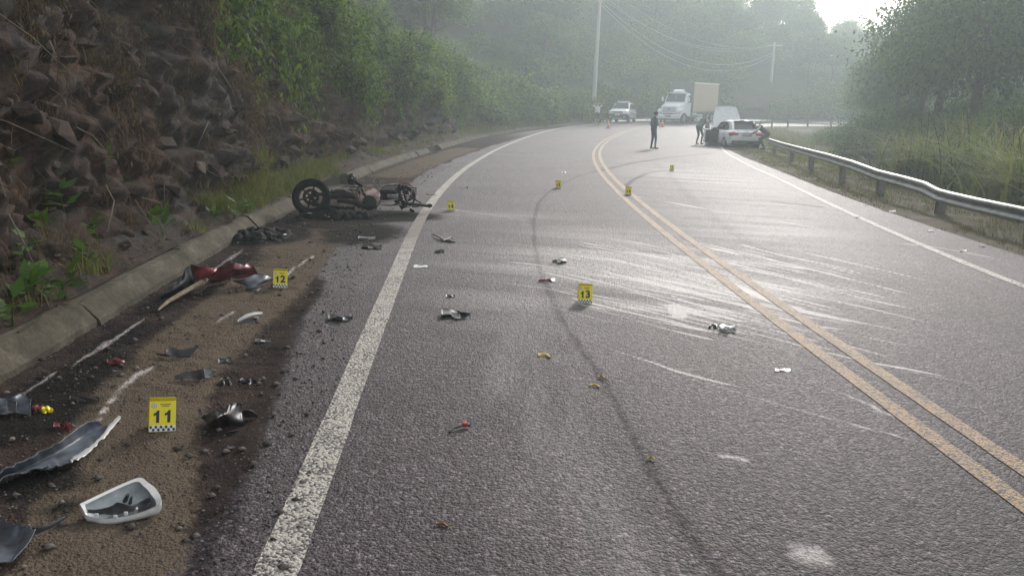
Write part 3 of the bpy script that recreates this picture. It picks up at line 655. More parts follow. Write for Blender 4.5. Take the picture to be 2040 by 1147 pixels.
def left_green():
    n = 0; tries = 0
    while n < 235 and tries < 9000:           # leafy shrubs over the bank face and just above it
        tries += 1; s = 5+105*random.random()**1.35; gap = float(vn(np.array([[s*.45, 3.3, 0]]), 8)[0]); lt = min(2.0, float(low_t(s))+.3*gap*(s < 46)); r_ = random.random()
        t = lt+(2.0-lt)*random.random() if (r_ < .5 and lt < 2) else 2.0+.2*random.random()**1.2
        p = bank_at(s, t); dist = math.hypot(p[0], p[1]); sc = np.clip(.3+dist*.017, .42, 1.25)*random.uniform(.75, 1.25)
        if not visible(p, 60+500*sc/dist*3, 60): continue
        if p[2]-CH > dist*.16+1.0: continue
        if s < 40 and float(vn(np.array([[p[0]*.55, p[1]*.55, p[2]*.7]]), 15)[0]) < -.22: continue
        if hides_pole(p, 1.3*sc, 1.1*sc): continue
        n += 1; k = random.randrange(5)
        plant('bank_shrub', ('small' if sc < .62 else 'broad')+(' leafy green shrub growing out of the rock bank above the kerb' if s < 46 else ' leafy shrub on the green slope beside the far road bend'), 'shrub', 'shrubs covering the rock bank' if s < 46 else 'shrubs on the far roadside slope',
              p+np.array([0, 0, -.1*sc]), (sc*random.uniform(.85, 1.2), sc*random.uniform(.85, 1.2), sc*random.uniform(.8, 1.25)), random.uniform(0, 6.28), [('foliage', SHRUBS[k], .35), ('stem', SHRUB_STEM[k % 2], -.1)], (random.uniform(-.2, .2), random.uniform(-.2, .2)))
    n = 0; tries = 0
    while n < 95 and tries < 5000:            # hanging creepers
        tries += 1; s = 5.5+40*random.random()**1.2; t = random.uniform(max(1.7, float(low_t(s))+.25), 2.03); p = bank_at(s, t)
        if not visible(p, 60, 120): continue
        n += 1; i = int(np.argmin(np.abs(CS-s))); nrm = CN[i]; q = p+np.array([nrm[0]*.25, nrm[1]*.25, .1]); sc = random.uniform(.7, 1.25)
        plant('hanging_creeper', ('short' if sc < .95 else 'long')+' leafy creeper hanging in strands down the rock bank', 'creeper', 'creepers hanging on the rock bank', q, (sc, sc, sc*random.uniform(.8, 1.3)), math.atan2(CT[i, 1], CT[i, 0])+random.uniform(-.3, .3), [('foliage', VINES[n % 4], 0), ('stem', VSTEM[n % 2], 0)])
    n = 0; tries = 0
    while n < 60 and tries < 4000:             # withered creepers on the bare face
        tries += 1; s = 3+24*random.random(); t = random.uniform(1.3, 2.0); p = bank_at(s, t)
        if not visible(p, 60, 120): continue
        n += 1; i = int(np.argmin(np.abs(CS-s))); nrm = CN[i]; q = p+np.array([nrm[0]*.16, nrm[1]*.16, .05]); sc = random.uniform(.3, .75)
        plant('withered_creeper', ('short' if sc < .52 else 'long')+' withered brown creeper trailing on the bare rock bank', 'creeper', 'withered creepers on the bare rock bank', q, (sc, sc, sc*random.uniform(.8, 1.2)), math.atan2(CT[i, 1], CT[i, 0])+random.uniform(-.3, .3), [('foliage', DRYV[n % 3], 0), ('stem', VSTEM[n % 2], 0)])
    n = 0; tries = 0
    while n < 150 and tries < 9000:            # trees on the slope behind
        tries += 1; s = 4+125*random.random()**.8; t = 2.06+.8*random.random(); p = bank_at(s, t); dist = math.hypot(p[0], p[1])
        if not visible(p+np.array([0, 0, 4]), 200, 1200*4/dist): continue
        if p[2]-CH > dist*.2+2.5 and dist > 14: continue
        sc = random.uniform(.75, 1.3)*(.75 if t < 2.12 else 1)*(.55+.45*float(hill_k(s))); k = random.randrange(6)
        if hides_pole(p, 7*sc, 2.7*sc): continue
        n += 1
        plant('slope_tree', ('dark green ' if k % 2 == 0 else 'pale green ')+('tall' if sc > .95 else 'low')+(' broadleaf tree on the misty slope above the far road' if dist > 45 else ' broadleaf tree at the top of the rock bank'), 'tree', 'trees on the misty far slope' if dist > 45 else 'trees above the rock bank',
              p-np.array([0, 0, .3]), (sc, sc, sc*random.uniform(.85, 1.2)), random.uniform(0, 6.28), [('crown', CROWNS[k], 4.4), ('trunk', TRUNKS[k % 3], 0)])
    n = 0; tries = 0
    while n < 60 and tries < 4000:             # thickets high on the far slope
        tries += 1; s = random.uniform(62, 108); t = random.uniform(2.05, 2.62); p = bank_at(s, t); sc = random.uniform(1.6, 2.8)*(.6+.4*float(hill_k(s)))
        if hides_pole(p, 1.4*sc, 1.1*sc) or not visible(p, 60, 60): continue
        n += 1; plant('slope_thicket', ('pale green' if n % 3 == 2 else 'dark green')+' thicket high on the misty slope behind the far bend', 'thicket', 'thickets high on the misty slope', p-np.array([0, 0, .3]), (sc*1.2, sc*1.2, sc), random.uniform(0, 6), [('foliage', THICK[n % 3], .6), ('stem', SHRUB_STEM[n % 2], -.05)])
left_green()
def right_green():
    spots = []
    for k in range(95):                        # wooded hillside on the right
        for _ in range(60):
            s = random.uniform(6, 78); u = float(iu(U_G, s))+random.uniform(20, 52); x, y = pos(s, u); q = (float(x), float(y), 0)
            a = math.degrees(math.atan2(q[0], q[1])); r = math.hypot(q[0], q[1])
            if 24.6 < a < 44 and r < 95 and all((q[0]-w[0])**2+(q[1]-w[1])**2 > 6 for w in spots): break
        else: continue
        spots.append(q); z = gz(q[0], q[1]); lim = np.interp(a, [24.4, 26, 28, 44], [4.6, 8.0, 11.5, 14]); hgt = CH+r*math.tan(math.radians(lim))-z; sc = float(np.clip(hgt/6.2, .35, 1.75))*random.uniform(.85, 1.02); kk = random.randrange(6)
        plant('hillside_tree', ('pale green ' if kk % 3 == 1 else 'dark green ')+('tall' if sc > .85 else 'low')+' broadleaf tree on the misty hillside behind the guardrail', 'tree', 'trees on the hillside behind the guardrail', (q[0], q[1], z-.3), (sc, sc, sc), random.uniform(0, 6.28), [('crown', FINE[kk % 3], 3.3), ('trunk', TRUNKS[kk % 3], 0)])
    for k in range(125):                        # undergrowth between rail and wood
        s = random.uniform(12, 62); u = float(iu(U_G, s))+(random.uniform(6.5, 19) if s > 22 else random.uniform(9.5, 20)); x, y = pos(s, u); x, y = float(x), float(y); a = math.degrees(math.atan2(x, y)); r = math.hypot(x, y)
        if not (16 < a < 42): continue
        z = gz(x, y); sc = random.uniform(.7, 1.3) if r < 34 else random.uniform(.9, 1.7)
        if u-float(iu(U_G, s)) > 9: sc *= 1.05
        if a < 20.5: continue
        if a < 23.5: sc *= .6
        kk = k % 5; plant('undergrowth_bush', ('large' if sc > 1.3 else 'small')+' bush in the green undergrowth between the guardrail and the wood', 'bush', 'bushes in the undergrowth behind the guardrail', (x, y, z), (sc*1.1, sc*1.1, sc), random.uniform(0, 6.28), [('foliage', THICK[k % 3], .6), ('stem', SHRUB_STEM[kk % 2], -.05)])
right_green()
for _a, _r, _el, _k in ((28.2, 46, 11.5, 0), (26.9, 52, 8.8, 2), (25.3, 58, 6.0, 0), (24.0, 66, 4.8, 1), (29.5, 40, 13, 1)):
    _x, _y = _r*math.sin(math.radians(_a)), _r*math.cos(math.radians(_a)); _z = gz(_x, _y); _sc = (CH+_r*math.tan(math.radians(_el))-_z)/6.2
    plant('hillside_tree', ('pale green' if _k == 1 else 'dark green')+' tree at the edge of the wood beside the bright sky gap', 'tree', 'trees beside the sky gap', (_x, _y, _z-.3), (_sc*.8, _sc*.8, _sc), 1.3*_k+_a, [('crown', FINE[_k], 3.3), ('trunk', TRUNKS[_k], 0)])
for _k in range(15):                           # big unseen trees added above the picture, their crowns shading the bank
    _s = -3+1.75*_k; _p = bank_at(_s, 2.03+.02*(_k % 3)); _i = int(np.argmin(np.abs(CS-_s))); _q = np.array([CN[_i, 0], CN[_i, 1], 0])*(.4+.5*(_k % 3)); _sc = 1.25+.12*(_k % 4)
    plant('shade_canopy_tree', 'spreading tree overhanging the rock bank and kerb, added unseen for shade', 'tree', 'shade trees overhanging the rock bank', _p+_q*0-np.array([0, 0, .3]), (_sc, _sc, _sc), 2.1*_k, [('crown', FINE[_k % 3], 4.1), ('trunk', TRUNKS[_k % 3], 0)], (0, .22))
# --- grasses
def blades(name, P, h, w, bend, mat_, seed, segs=3, width_taper=True):
    R = np.random.default_rng(seed); n = len(P); a = R.uniform(0, 6.283, n); D = np.stack([np.cos(a), np.sin(a), 0*a], 1); Sd = np.stack([-np.sin(a), np.cos(a), 0*a], 1)
    h = np.broadcast_to(h, (n,))*R.uniform(.6, 1.3, n); b = np.broadcast_to(bend, (n,))*R.uniform(.3, 1.4, n); V = []
    for i in range(segs+1):
        f = i/segs; c = P+D*(b*h*f**2)[:, None]+np.array([0, 0, 1])*(h*(f-.38*np.minimum(b, 1.2)*f**3))[:, None]; ww = w*(1-.92*f**1.5)*.5
        V += [c+Sd*ww, c-Sd*ww]
    V = np.stack(V, 1); m_ = 2*(segs+1); Fc = []
    base = np.arange(n)*m_
    for i in range(segs): Fc.append(np.stack([base+2*i, base+2*i+1, base+2*i+3, base+2*i+2], 1))
    return np_mesh(name, V.reshape(-1, 3), np.concatenate(Fc), mat_)
def cane_mesh(seed):
    R = np.random.default_rng(seed); n = 260; P = np.stack([R.normal(size=n)*.42, R.normal(size=n)*.42, np.zeros(n)], 1); return blades('leaf_blades', P, 1.85, .045, .95, L_CANE, seed, 6)
def plume_mesh(seed):
    R = np.random.default_rng(seed); n = 46; P = np.stack([R.normal(size=n)*.4, R.normal(size=n)*.4, np.zeros(n)], 1); return blades('seed_stalks', P, 2.1, .022, .4, L_DRY, seed, 5)
CANES = [cane_mesh(400+k) for k in range(3)]; PLUMES = [plume_mesh(410+k) for k in range(2)]
def canes():
    spots = []
    for k in range(34):
        s = random.uniform(11, 24); u = float(iu(U_G, s))+random.uniform(3.4, 7.5); x, y = pos(s, u); z = gz(float(x), float(y)); sc = random.uniform(.75, 1.15)
        plant('cane_grass_clump', ('tall' if sc > .95 else 'shorter')+' pale green cane grass clump arching behind the guardrail', 'grass clump', 'tall cane grass behind the guardrail', (float(x), float(y), z), (sc*1.2, sc*1.2, sc), random.uniform(0, 6.28), [('leaf_blades', CANES[k % 3], 0), ('seed_stalks', PLUMES[k % 2], 0)])
canes()
def grass_field(name, label, s0, s1, d0, d1, n, h, w, bend, mat_, seed, power=1.0):
    R = np.random.default_rng(seed); s = s0+(s1-s0)*R.random(n)**1.5; d = d0+(d1-d0)*R.random(n)**power; x, y = pos(s, iu(U_G, s)+d); keep = vn(np.stack([x*1.3, y*1.3, 0*x], 1), seed)+.5*vn(np.stack([x*4, y*4, 0*x], 1), seed) > -.35+R.random(n)*.4-.2
    x, y = x[keep], y[keep]; z, _ = ground_z(x[None], y[None]); me = blades(name, np.stack([x, y, z-.01], 1), h*(1+.012*np.hypot(x, y)), w, bend, mat_, seed, 2); tag(link(name, me), label, 'grass', kind='stuff')
grass_field('verge_grass', 'short patchy green grass on the right verge', 5, 60, .5, 4.5, 42000, .075, .008, .6, L_GRASS, 500)
grass_field('dry_verge_grass', 'dry straw coloured grass between asphalt and guardrail', 5, 45, .25, 3.0, 22000, .055, .007, .9, L_DRY, 501)
grass_field('rough_grass', 'rough green grass behind the guardrail', 8, 70, 2.4, 11, 32000, .26, .014, .7, L_GRASS, 502)
def bank_tufts():
    R = np.random.default_rng(510); P = []
    for k in range(520):                        # grassy foot of the bank near the fallen motorcycle and the far bend
        z_ = R.random(); s = R.uniform(9.5, 17) if z_ < .42 else R.uniform(40, 62) if z_ < .8 else R.uniform(5, 40); t = R.uniform(.15, 1.12) if s < 40 else R.uniform(.1, 1.9); c = bank_at(s, t); m_ = 34; P.append(c+np.stack([R.normal(size=m_)*.1, R.normal(size=m_)*.1, np.zeros(m_)-.02], 1)*(1 if s < 35 else 3.2))
    P = np.concatenate(P); far = np.hypot(P[:, 0], P[:, 1]) > 35
    tag(link('bank_foot_grass', blades('bank_foot_grass', P, np.where(far, .4, .2), .011, .8, L_GRASS, 511, 3)), 'green grass along the foot of the rock bank', 'grass', kind='stuff')
    P = []
    for k in range(700):
        s = R.uniform(3, 30); t = R.uniform(.9, 1.95); c = bank_at(s, t); m_ = 22; P.append(c+R.normal(size=(m_, 3))*.06)
    P = np.concatenate(P); me = blades('dry_roots', P, .24, .006, 1.5, L_DRY, 512, 4); me.transform(Matrix.Identity(4)); tag(link('dry_roots', me), 'dry brown roots and straw hanging on the rock bank', 'dry grass', kind='stuff')
    P = []                                      # leaf litter on the ledge
    n = 5200; s = 2+26*R.random(n)**1.2; t = R.uniform(.02, 1.05, n); P = np.array([bank_at(a, b) for a, b in zip(s, t)])+R.normal(size=(n, 3))*np.array([.04, .04, .008]); D = rand_unit(R, n); D[:, 2] *= .25; N = rand_unit(R, n)*.3+np.array([0, 0, 1])
    L = R.uniform(.02, .06, n); tag(link('leaf_litter', leaves('leaf_litter', P, D, N, L, L*.5, L_DRY)), 'brown leaf litter on the ledge behind the kerb', 'leaf litter', kind='stuff')
bank_tufts()
def twigs():
    R = random.Random(5); mb = MB()
    for k in range(150):
        s = R.uniform(3.5, 26); t = R.uniform(1.05, 1.98); c = Vector(bank_at(s, t)); a = R.uniform(0, 6.28); l = R.uniform(.2, .75); d = Vector((math.cos(a)*.5+.35, math.sin(a)*.5, -R.random())); d.normalize()
        mb.tube([c+Vector((.08, 0, 0)), c+d*l*.5+Vector((.12, R.uniform(-.1, .1), 0)), c+d*l+Vector((.1, R.uniform(-.15, .15), -.1))], [.007, .005, .002], 4)
    me = bpy.data.meshes.new('bank_twigs'); me.from_pydata([tuple(v) for v in mb.v], [], mb.f); me.materials.append(mat('pale_twig', (.13, .1, .075), .85, var=.4)); tag(link('bank_twigs', me), 'thin bare twigs and roots dangling from the rock bank', 'twigs', kind='stuff')
twigs()
def weed_mesh(seed):
    R = np.random.default_rng(seed); n = 13; a = R.uniform(0, 6.283, n); P = np.stack([.02*np.cos(a), .02*np.sin(a), R.uniform(.0, .1, n)], 1); D = np.stack([np.cos(a), np.sin(a), R.uniform(.1, 1.1, n)], 1); L = R.uniform(.07, .15, n); return leaves('leaf_rosette', P, D, np.tile([0, 0, 1.], (n, 1)), L, L*.5, L_WEED, .12)
WEEDS = [weed_mesh(420+k) for k in range(5)]
def weed_stem(seed):
    me = bpy.data.meshes.new('stem'); mb = MB().tube([(0, 0, -.05), (.005, 0, .06), (0, .008, .12)], [.006, .005, .003], 5); me.from_pydata([tuple(v) for v in mb.v], [], mb.f); me.materials.append(L_WEED); return me
WSTEM = weed_stem(1)
def weeds():
    px = [(40, 520), (180, 535), (30, 640), (75, 600), (420, 440), (140, 420), (345, 395), (210, 330), (95, 470), (510, 460), (470, 450), (60, 585), (200, 480), (330, 470), (25, 350), (230, 200), (160, 655)]
    for i, (x, y) in enumerate(px):           # find the bank point seen at this pixel
        pr = B_P[::3, ::1].reshape(-1, 3); v = pr-CP; z = v@_fw; ok = z > .5; X = 1020+F*(v@RT)/z; Y = 573.5-F*(v@UP)/z; d = np.where(ok, np.hypot(X-x, Y-y)+z*.3, 1e9); j = int(np.argmin(d)); p = pr[j]; sc = random.uniform(.85, 1.5)
        plant('bank_weed', 'small bright green broad-leaved weed rooted in the brown bank', 'weed', 'small weeds on the rock bank', p, sc, random.uniform(0, 6), [('leaf_rosette', WEEDS[i % 5], .05), ('stem', WSTEM, 0)], (0, .35))
weeds()
def pebbles():
    R = np.random.default_rng(530); base = np.array([(1, 0, 0), (-1, 0, 0), (0, 1, 0), (0, -1, 0), (0, 0, 1), (0, 0, -1)], float); fc = np.array([(0, 2, 4), (2, 1, 4), (1, 3, 4), (3, 0, 4), (2, 0, 5), (1, 2, 5), (3, 1, 5), (0, 3, 5)])
    n = 9000; s = 2+20*R.random(n)**1.7; f = R.random(n)**1.0; u = iu(U_K, s)+.06+(iu(U_D, s)+.25-iu(U_K, s))*f; x, y = pos(s, u); r = np.where(R.random(n) < .05, R.uniform(.012, .024, n), R.uniform(.003, .009, n))
    V = base[None]*R.uniform(.6, 1.2, (n, 6, 1))*r[:, None, None]*np.array([1.2, 1, .7])+np.stack([x, y, hz(x, y)+r*.35+.001], 1)[:, None]; Fc = (fc[None]+(np.arange(n)*6)[:, None, None]).reshape(-1, 3)
    me = np_mesh('loose_gravel', V.reshape(-1, 3), Fc, leafmat('gravel', [(.05, .042, .04), (.11, .09, .08), (.19, .165, .15), (.3, .27, .25)], 0, .8)); tag(link('loose_gravel', me), 'loose gravel and grit on the muddy shoulder', 'gravel', kind='stuff')
pebbles()
# ------------------------------------------------------------------ guardrail
M_STEEL = mat('galvanised_steel', (.3, .31, .31), .45, .5, .25, 12, dirt=(.14, .135, .12), dirt_amt=.45)
M_POST = mat('weathered_post', (.2, .19, .17), .8, 0, .3, 20, dirt=(.1, .085, .06), dirt_amt=.5)
def guardrail():
    top_px = [(1520, 272), (1560, 284), (1600, 294), (1650, 306), (1700, 320), (1750, 338), (1800, 350), (1845, 362), (1858, 369), (1872, 376), (1900, 383), (1950, 394), (2000, 404), (2040, 412), (2200, 447)]
    tx = [p[0] for p in top_px]; ty = [p[1] for p in top_px]
    def topz(s):
        x, y = pos(s, iu(U_P, s)-.1); x, y = float(x), float(y); z = float(hz(x, y))+.5
        for _ in range(4):
            px, py, d = proj((x, y, z)); z += (py-np.interp(px, tx, ty))*d/F*1.0 if 1515 < px < 2200 else 0
        return x, y, z if 1515 < px < 2200 else float(hz(x, y))+.55
    root = empty('guardrail', (*[float(v) for v in pos(20, iu(U_P, 20))], 0), 0, 'galvanised W-beam guardrail with a bent section along the right verge', 'guardrail'); L = Vector(root.location)
    prof = [(0.0, 0), (-.045, -.012), (-.075, -.05), (-.065, -.085), (-.012, -.125), (-.012, -.155), (-.065, -.195), (-.075, -.23), (-.045, -.268), (0, -.28)]; prof = [(a, b*.8) for a, b in prof]
    def beam(s0, s1, nm='beam'):
        n = max(3, int((s1-s0)/.12)); g = []
        for s in np.linspace(s0, s1, n):
            x, y, z = topz(s); i = int(np.argmin(np.abs(CS-s))); nn = CN[i]; kx = 0
            g.append([(x+nn[0]*a, y+nn[1]*a, z+b) for a, b in prof])
        g = np.array(g)-np.array(L); k = len(prof); nr = len(g); V = g.reshape(-1, 3); back = V+np.array([.012, 0, -.002]); f = gridf(nr, k)
        rim = [(r*k, (r+1)*k) for r in range(nr-1)]; e = [(a, b, b+len(V), a+len(V)) for a, b in rim]+[(b+k-1, a+k-1, a+k-1+len(V), b+k-1+len(V)) for a, b in rim]
        me = np_mesh(nm, np.concatenate([V, back]), np.concatenate([f, f[:, ::-1]+len(V), np.array(e)]), M_STEEL, True); return link(nm, me, root)
    segs = [(5.0, 9.0), (9.0, 13.0), (13.0, 17.0), (17.0, 21.0), (21.0, 25.0), (25.0, 29.0), (29.0, 33.0), (33.0, 37.2)]
    for a, b in segs: beam(a, b+.12)
    for px in (2040, 1870, 1756, 1675, 1615, 1577, 1545):
        base = {2040: 480, 1870: 428, 1756: 390, 1675: 365, 1615: 340, 1577: 322, 1545: 305}[px]; q = at(px, base); s, u = su(q[0], q[1]); x, y, z = topz(s); i = int(np.argmin(np.abs(CS-s))); nn = CN[i]
        M = Matrix.Translation(Vector((x+nn[0]*.1, y+nn[1]*.1, 0))-Vector((L.x, L.y, 0))) @ Matrix.Rotation(math.atan2(CT[i, 1], CT[i, 0]), 4, 'Z')
        h = z-.04-(gz(q[0], q[1])-.3); MB().box((0, 0, z-.04-h/2), (.12, .15, h), .01, M).build('post', M_POST, root)
        for dz in (-.09, -.2): MB().tube([Vector((x-nn[0]*.02, y-nn[1]*.02, z+dz))-L, Vector((x-nn[0]*.04, y-nn[1]*.04, z+dz))-L], .016, 6).build('bolt', M_STEEL, root)
    # the rail carries on beyond the crashed car, round the bend
    r2 = empty('guardrail', (*[float(v) for v in pos(56, iu(U_P, 56))], 1), 0, 'far low guardrail running round the bend beyond the crashed car', 'guardrail'); L2 = Vector(r2.location)
    g = []
    for s in np.linspace(46, 88, 120):
        x, y = pos(s, iu(U_P, s)-.1); i = int(np.argmin(np.abs(CS-s))); nn = CN[i]; z = float(hz(x, y))+.6; g.append([(x+nn[0]*a-L2.x, y+nn[1]*a-L2.y, z+b-L2.z) for a, b in prof])
    g = np.array(g); V = g.reshape(-1, 3); f = gridf(len(g), len(prof)); link('beam', np_mesh('beam', np.concatenate([V, V+np.array([.01, .01, 0])]), np.concatenate([f, f[:, ::-1]+len(V)]), M_STEEL, True), r2)
    for s in np.arange(47, 88, 4):
        x, y = pos(s, iu(U_P, s)+.03); z = float(hz(x, y)); MB().box((x-L2.x, y-L2.y, z+.2-L2.z), (.12, .12, .8), .01).build('post', M_POST, r2)
guardrail()
# ------------------------------------------------------------------ evidence markers
M_YPL = mat('marker_yellow', (.84, .69, .02), .45, 0, .06, 20, dirt=(.5, .4, .05), dirt_amt=.15); M_BLK = mat('marker_black', (.015, .02, .012), .5, var=.1); M_WPL = mat('marker_white', (.75, .75, .74), .5, var=.05); M_EMB = mat('emblem_grey', (.3, .32, .36), .4, .3, .15, 60)
def text_mesh(txt, size, off=.03):
    cu = bpy.data.curves.new('number', 'FONT'); cu.body = txt; cu.size = size; cu.offset = off*size; cu.extrude = .0006; cu.align_x = 'CENTER'; cu.align_y = 'CENTER'; cu.resolution_u = 4; cu.space_character = 1.12
    o = bpy.data.objects.new('number', cu); COL.objects.link(o); bpy.context.view_layer.update(); me = bpy.data.meshes.new_from_object(o.evaluated_get(bpy.context.evaluated_depsgraph_get())); bpy.data.objects.remove(o); me.materials.clear(); me.materials.append(M_BLK); return me
def marker(num, px, py, where, rz=0.0, roll=0.0, w=.122, h=.15, lean=20, full=True):
    q = at(px, py); r = empty('evidence_marker', (q[0], q[1], q[2]+.004), rz+math.atan2(q[1], q[0])-math.pi/2, 'yellow folded evidence marker plate '+where, 'evidence marker'); r.rotation_euler.y = roll
    A = Matrix.Rotation(-math.radians(lean), 4, 'X')                      # leans away from the viewer
    def pl(nm, c, d, m_, b=.002): return MB().box(c, d, b, A).build(nm, m_, r)
    pl('front_plate', (0, 0, h/2), (w, .003, h), M_YPL, .0012); top = A @ Vector((0, .003, h)); B = Matrix.Translation((0, top.y, 0)) @ Matrix.Rotation(math.radians(lean), 4, 'X'); d_ = top.y
    MB().box((0, d_+.0, h/2), (w, .003, h), .0012, B).build('rear_plate', M_YPL, r)
    one = [(.006, -.03), (.006, .03), (-.004, .03), (-.008, .021), (-.02, .014), (-.02, .003), (-.008, .008), (-.008, -.03)]
    def one_at(dx): return MB().poly([(x+dx, -.0016, z+h*.5) for x, z in one], (0, -.0014, 0), A).build('numeral', M_BLK, r)
    one_at(-.021)
    if num[1] == '1': one_at(.03)
    else: n = link('numeral', text_mesh(num[1], .086, .04), r); n.matrix_local = A @ Matrix.Translation((.022, -.0026, h*.5)) @ Matrix.Rotation(math.pi/2, 4, 'X')
    st = pl('check_strip', (0, -.0022, .0165), (w-.002, .0016, .029), M_WPL, .0004); nsq = 10; cw = (w-.006)/nsq
    mb = MB()
    for i in range(nsq): mb.box((-w/2+.003+cw*(i+.5), -.0034, .0235 if i % 2 == 0 else .0105), (cw*.94, .0012, .0125), .0003, A)
    mb.build('check_squares', M_BLK, st)
    e = MB().lathe([(0, .0008), (.0125, .0008), (.0125, 0), (0, 0)], 20, A @ Matrix.Translation((-w*.32, -.0018, h*.86)) @ Matrix.Rotation(math.pi/2, 4, 'X')).build('emblem', M_EMB, r)
    MB().lathe([(.0055, .0016), (.0085, .0016), (.0085, .0008), (.0055, .0008), (.0055, .0016)], 16, A @ Matrix.Translation((-w*.32, -.0018, h*.86)) @ Matrix.Rotation(math.pi/2, 4, 'X')).build('emblem_ring', M_WPL, e)
    mb = MB()
    for k, (x0, n_, zz) in enumerate(((-.013, 15, .89), (-.002, 10, .835))):
        x = x0
        for j in range(n_):
            l = .0024 if (j*7+k) % 5 else .0012; mb.box((x+l/2, -.0021, h*zz), (l, .0008, .0045), .0002, A); x += l+.0012
    mb.build('small_print', M_BLK, r); return r
marker('11', 323, 861, 'numbered 11 on the muddy shoulder', .06, .13)
marker('12', 558, 574, 'numbered 12 beside the broken red fairing', -.02, .06)
marker('13', 1166, 605, 'numbered 13 in the middle of the wet streaked lane', .12, 0)
marker('14', 898, 421, 'numbered 14 beside the edge line by the burnt motorcycle', .02, 0)
marker('15', 1112, 376, 'numbered 15 on the curved dark tyre mark', .0, 0)
marker('16', 1252, 389, 'numbered 16 just right of the yellow centre lines', .1, 0)
marker('17', 1338, 341, 'numbered 17 alone in the far lane', 0, 0)
# ------------------------------------------------------------------ debris
M_GREYP = mat('grey_inner_plastic', (.13, .15, .18), .42, 0, .35, 14, dirt=(.05, .05, .055), dirt_amt=.5, dscale=9); M_WHITEP = mat('white_body_paint', (.72, .72, .70), .3, 0, .05, 8, dirt=(.45, .42, .38), dirt_amt=.2, coat=.4)
M_BLKP = mat('black_plastic', (.022, .023, .027), .42, 0, .4, 18, dirt=(.07, .06, .055), dirt_amt=.3); M_REDP = mat('red_body_plastic', (.27, .04, .05), .42, 0, .35, 8, dirt=(.04, .018, .02), dirt_amt=.55, dscale=9); M_DKRED = mat('dark_red_plastic', (.11, .018, .024), .4, 0, .35, 12)
M_DGREY = mat('charcoal_plastic', (.06, .065, .07), .45, 0, .35, 15, dirt=(.13, .11, .095), dirt_amt=.35); M_CHAR = mat('charred', (.008, .008, .009), .8, 0, .5, 25, dirt=(.04, .038, .036), dirt_amt=.15, dscale=14, bmp=.004, spec=.15); M_ALU = mat('scorched_aluminium', (.34, .33, .32), .5, .5, .3, 20, dirt=(.05, .045, .04), dirt_amt=.45)
M_WOOD = mat('weathered_wood', (.22, .165, .115), .85, 0, .35, 25, bmp=.003); M_YLEAF = mat('yellow_leaf', (.42, .29, .06), .6, 0, .4, 30)
M_STEELC = mat('bright_metal', (.4, .4, .41), .38, .6, .15, 20)
c7 = lambda x, y, h=0: (x/2.455, 680+y/2.455, h)
c6 = lambda x, y, h=0: (x/3.019, 380+y/3.019, h)
c5 = lambda x, y, h=0: (300+x/6.8, 500+y/6.8, h)
def done(r): rebase(r); return r
r = empty('bumper_panel', label='long curved grey bumper panel with a white lip on the shoulder', cat='car part')
patch('inner_face', [[c7(-60, 668, .07), c7(60, 612, .075), c7(180, 550, .08), c7(300, 484, .085), c7(420, 400, .085), c7(478, 388, .07)], [c7(-60, 690, .02), c7(70, 640, .02), c7(190, 590, .02), c7(320, 525, .02), c7(430, 455, .02), c7(505, 415, .03)], [c7(-60, 700, .05), c7(80, 648, .05), c7(215, 622, .05), c7(345, 588, .05), c7(465, 498, .05), c7(545, 400, .05)]], M_GREYP, r, 60, 14, .004, .007, 3, .009)
patch('white_lip', [[c7(345, 576, .06), c7(420, 528, .062), c7(490, 468, .062), c7(540, 410, .062), c7(588, 362, .07)], [c7(350, 592, .045), c7(430, 540, .045), c7(500, 478, .045), c7(550, 420, .045), c7(590, 370, .06)]], M_WHITEP, r, 40, 5, .005, .003, 4, .01)
patch('torn_rib', [[c7(180, 640, .03), c7(210, 622, .055), c7(240, 605, .06)], [c7(165, 638, .02), c7(200, 632, .03), c7(236, 612, .04)]], M_BLKP, r, 8, 4)
done(r)
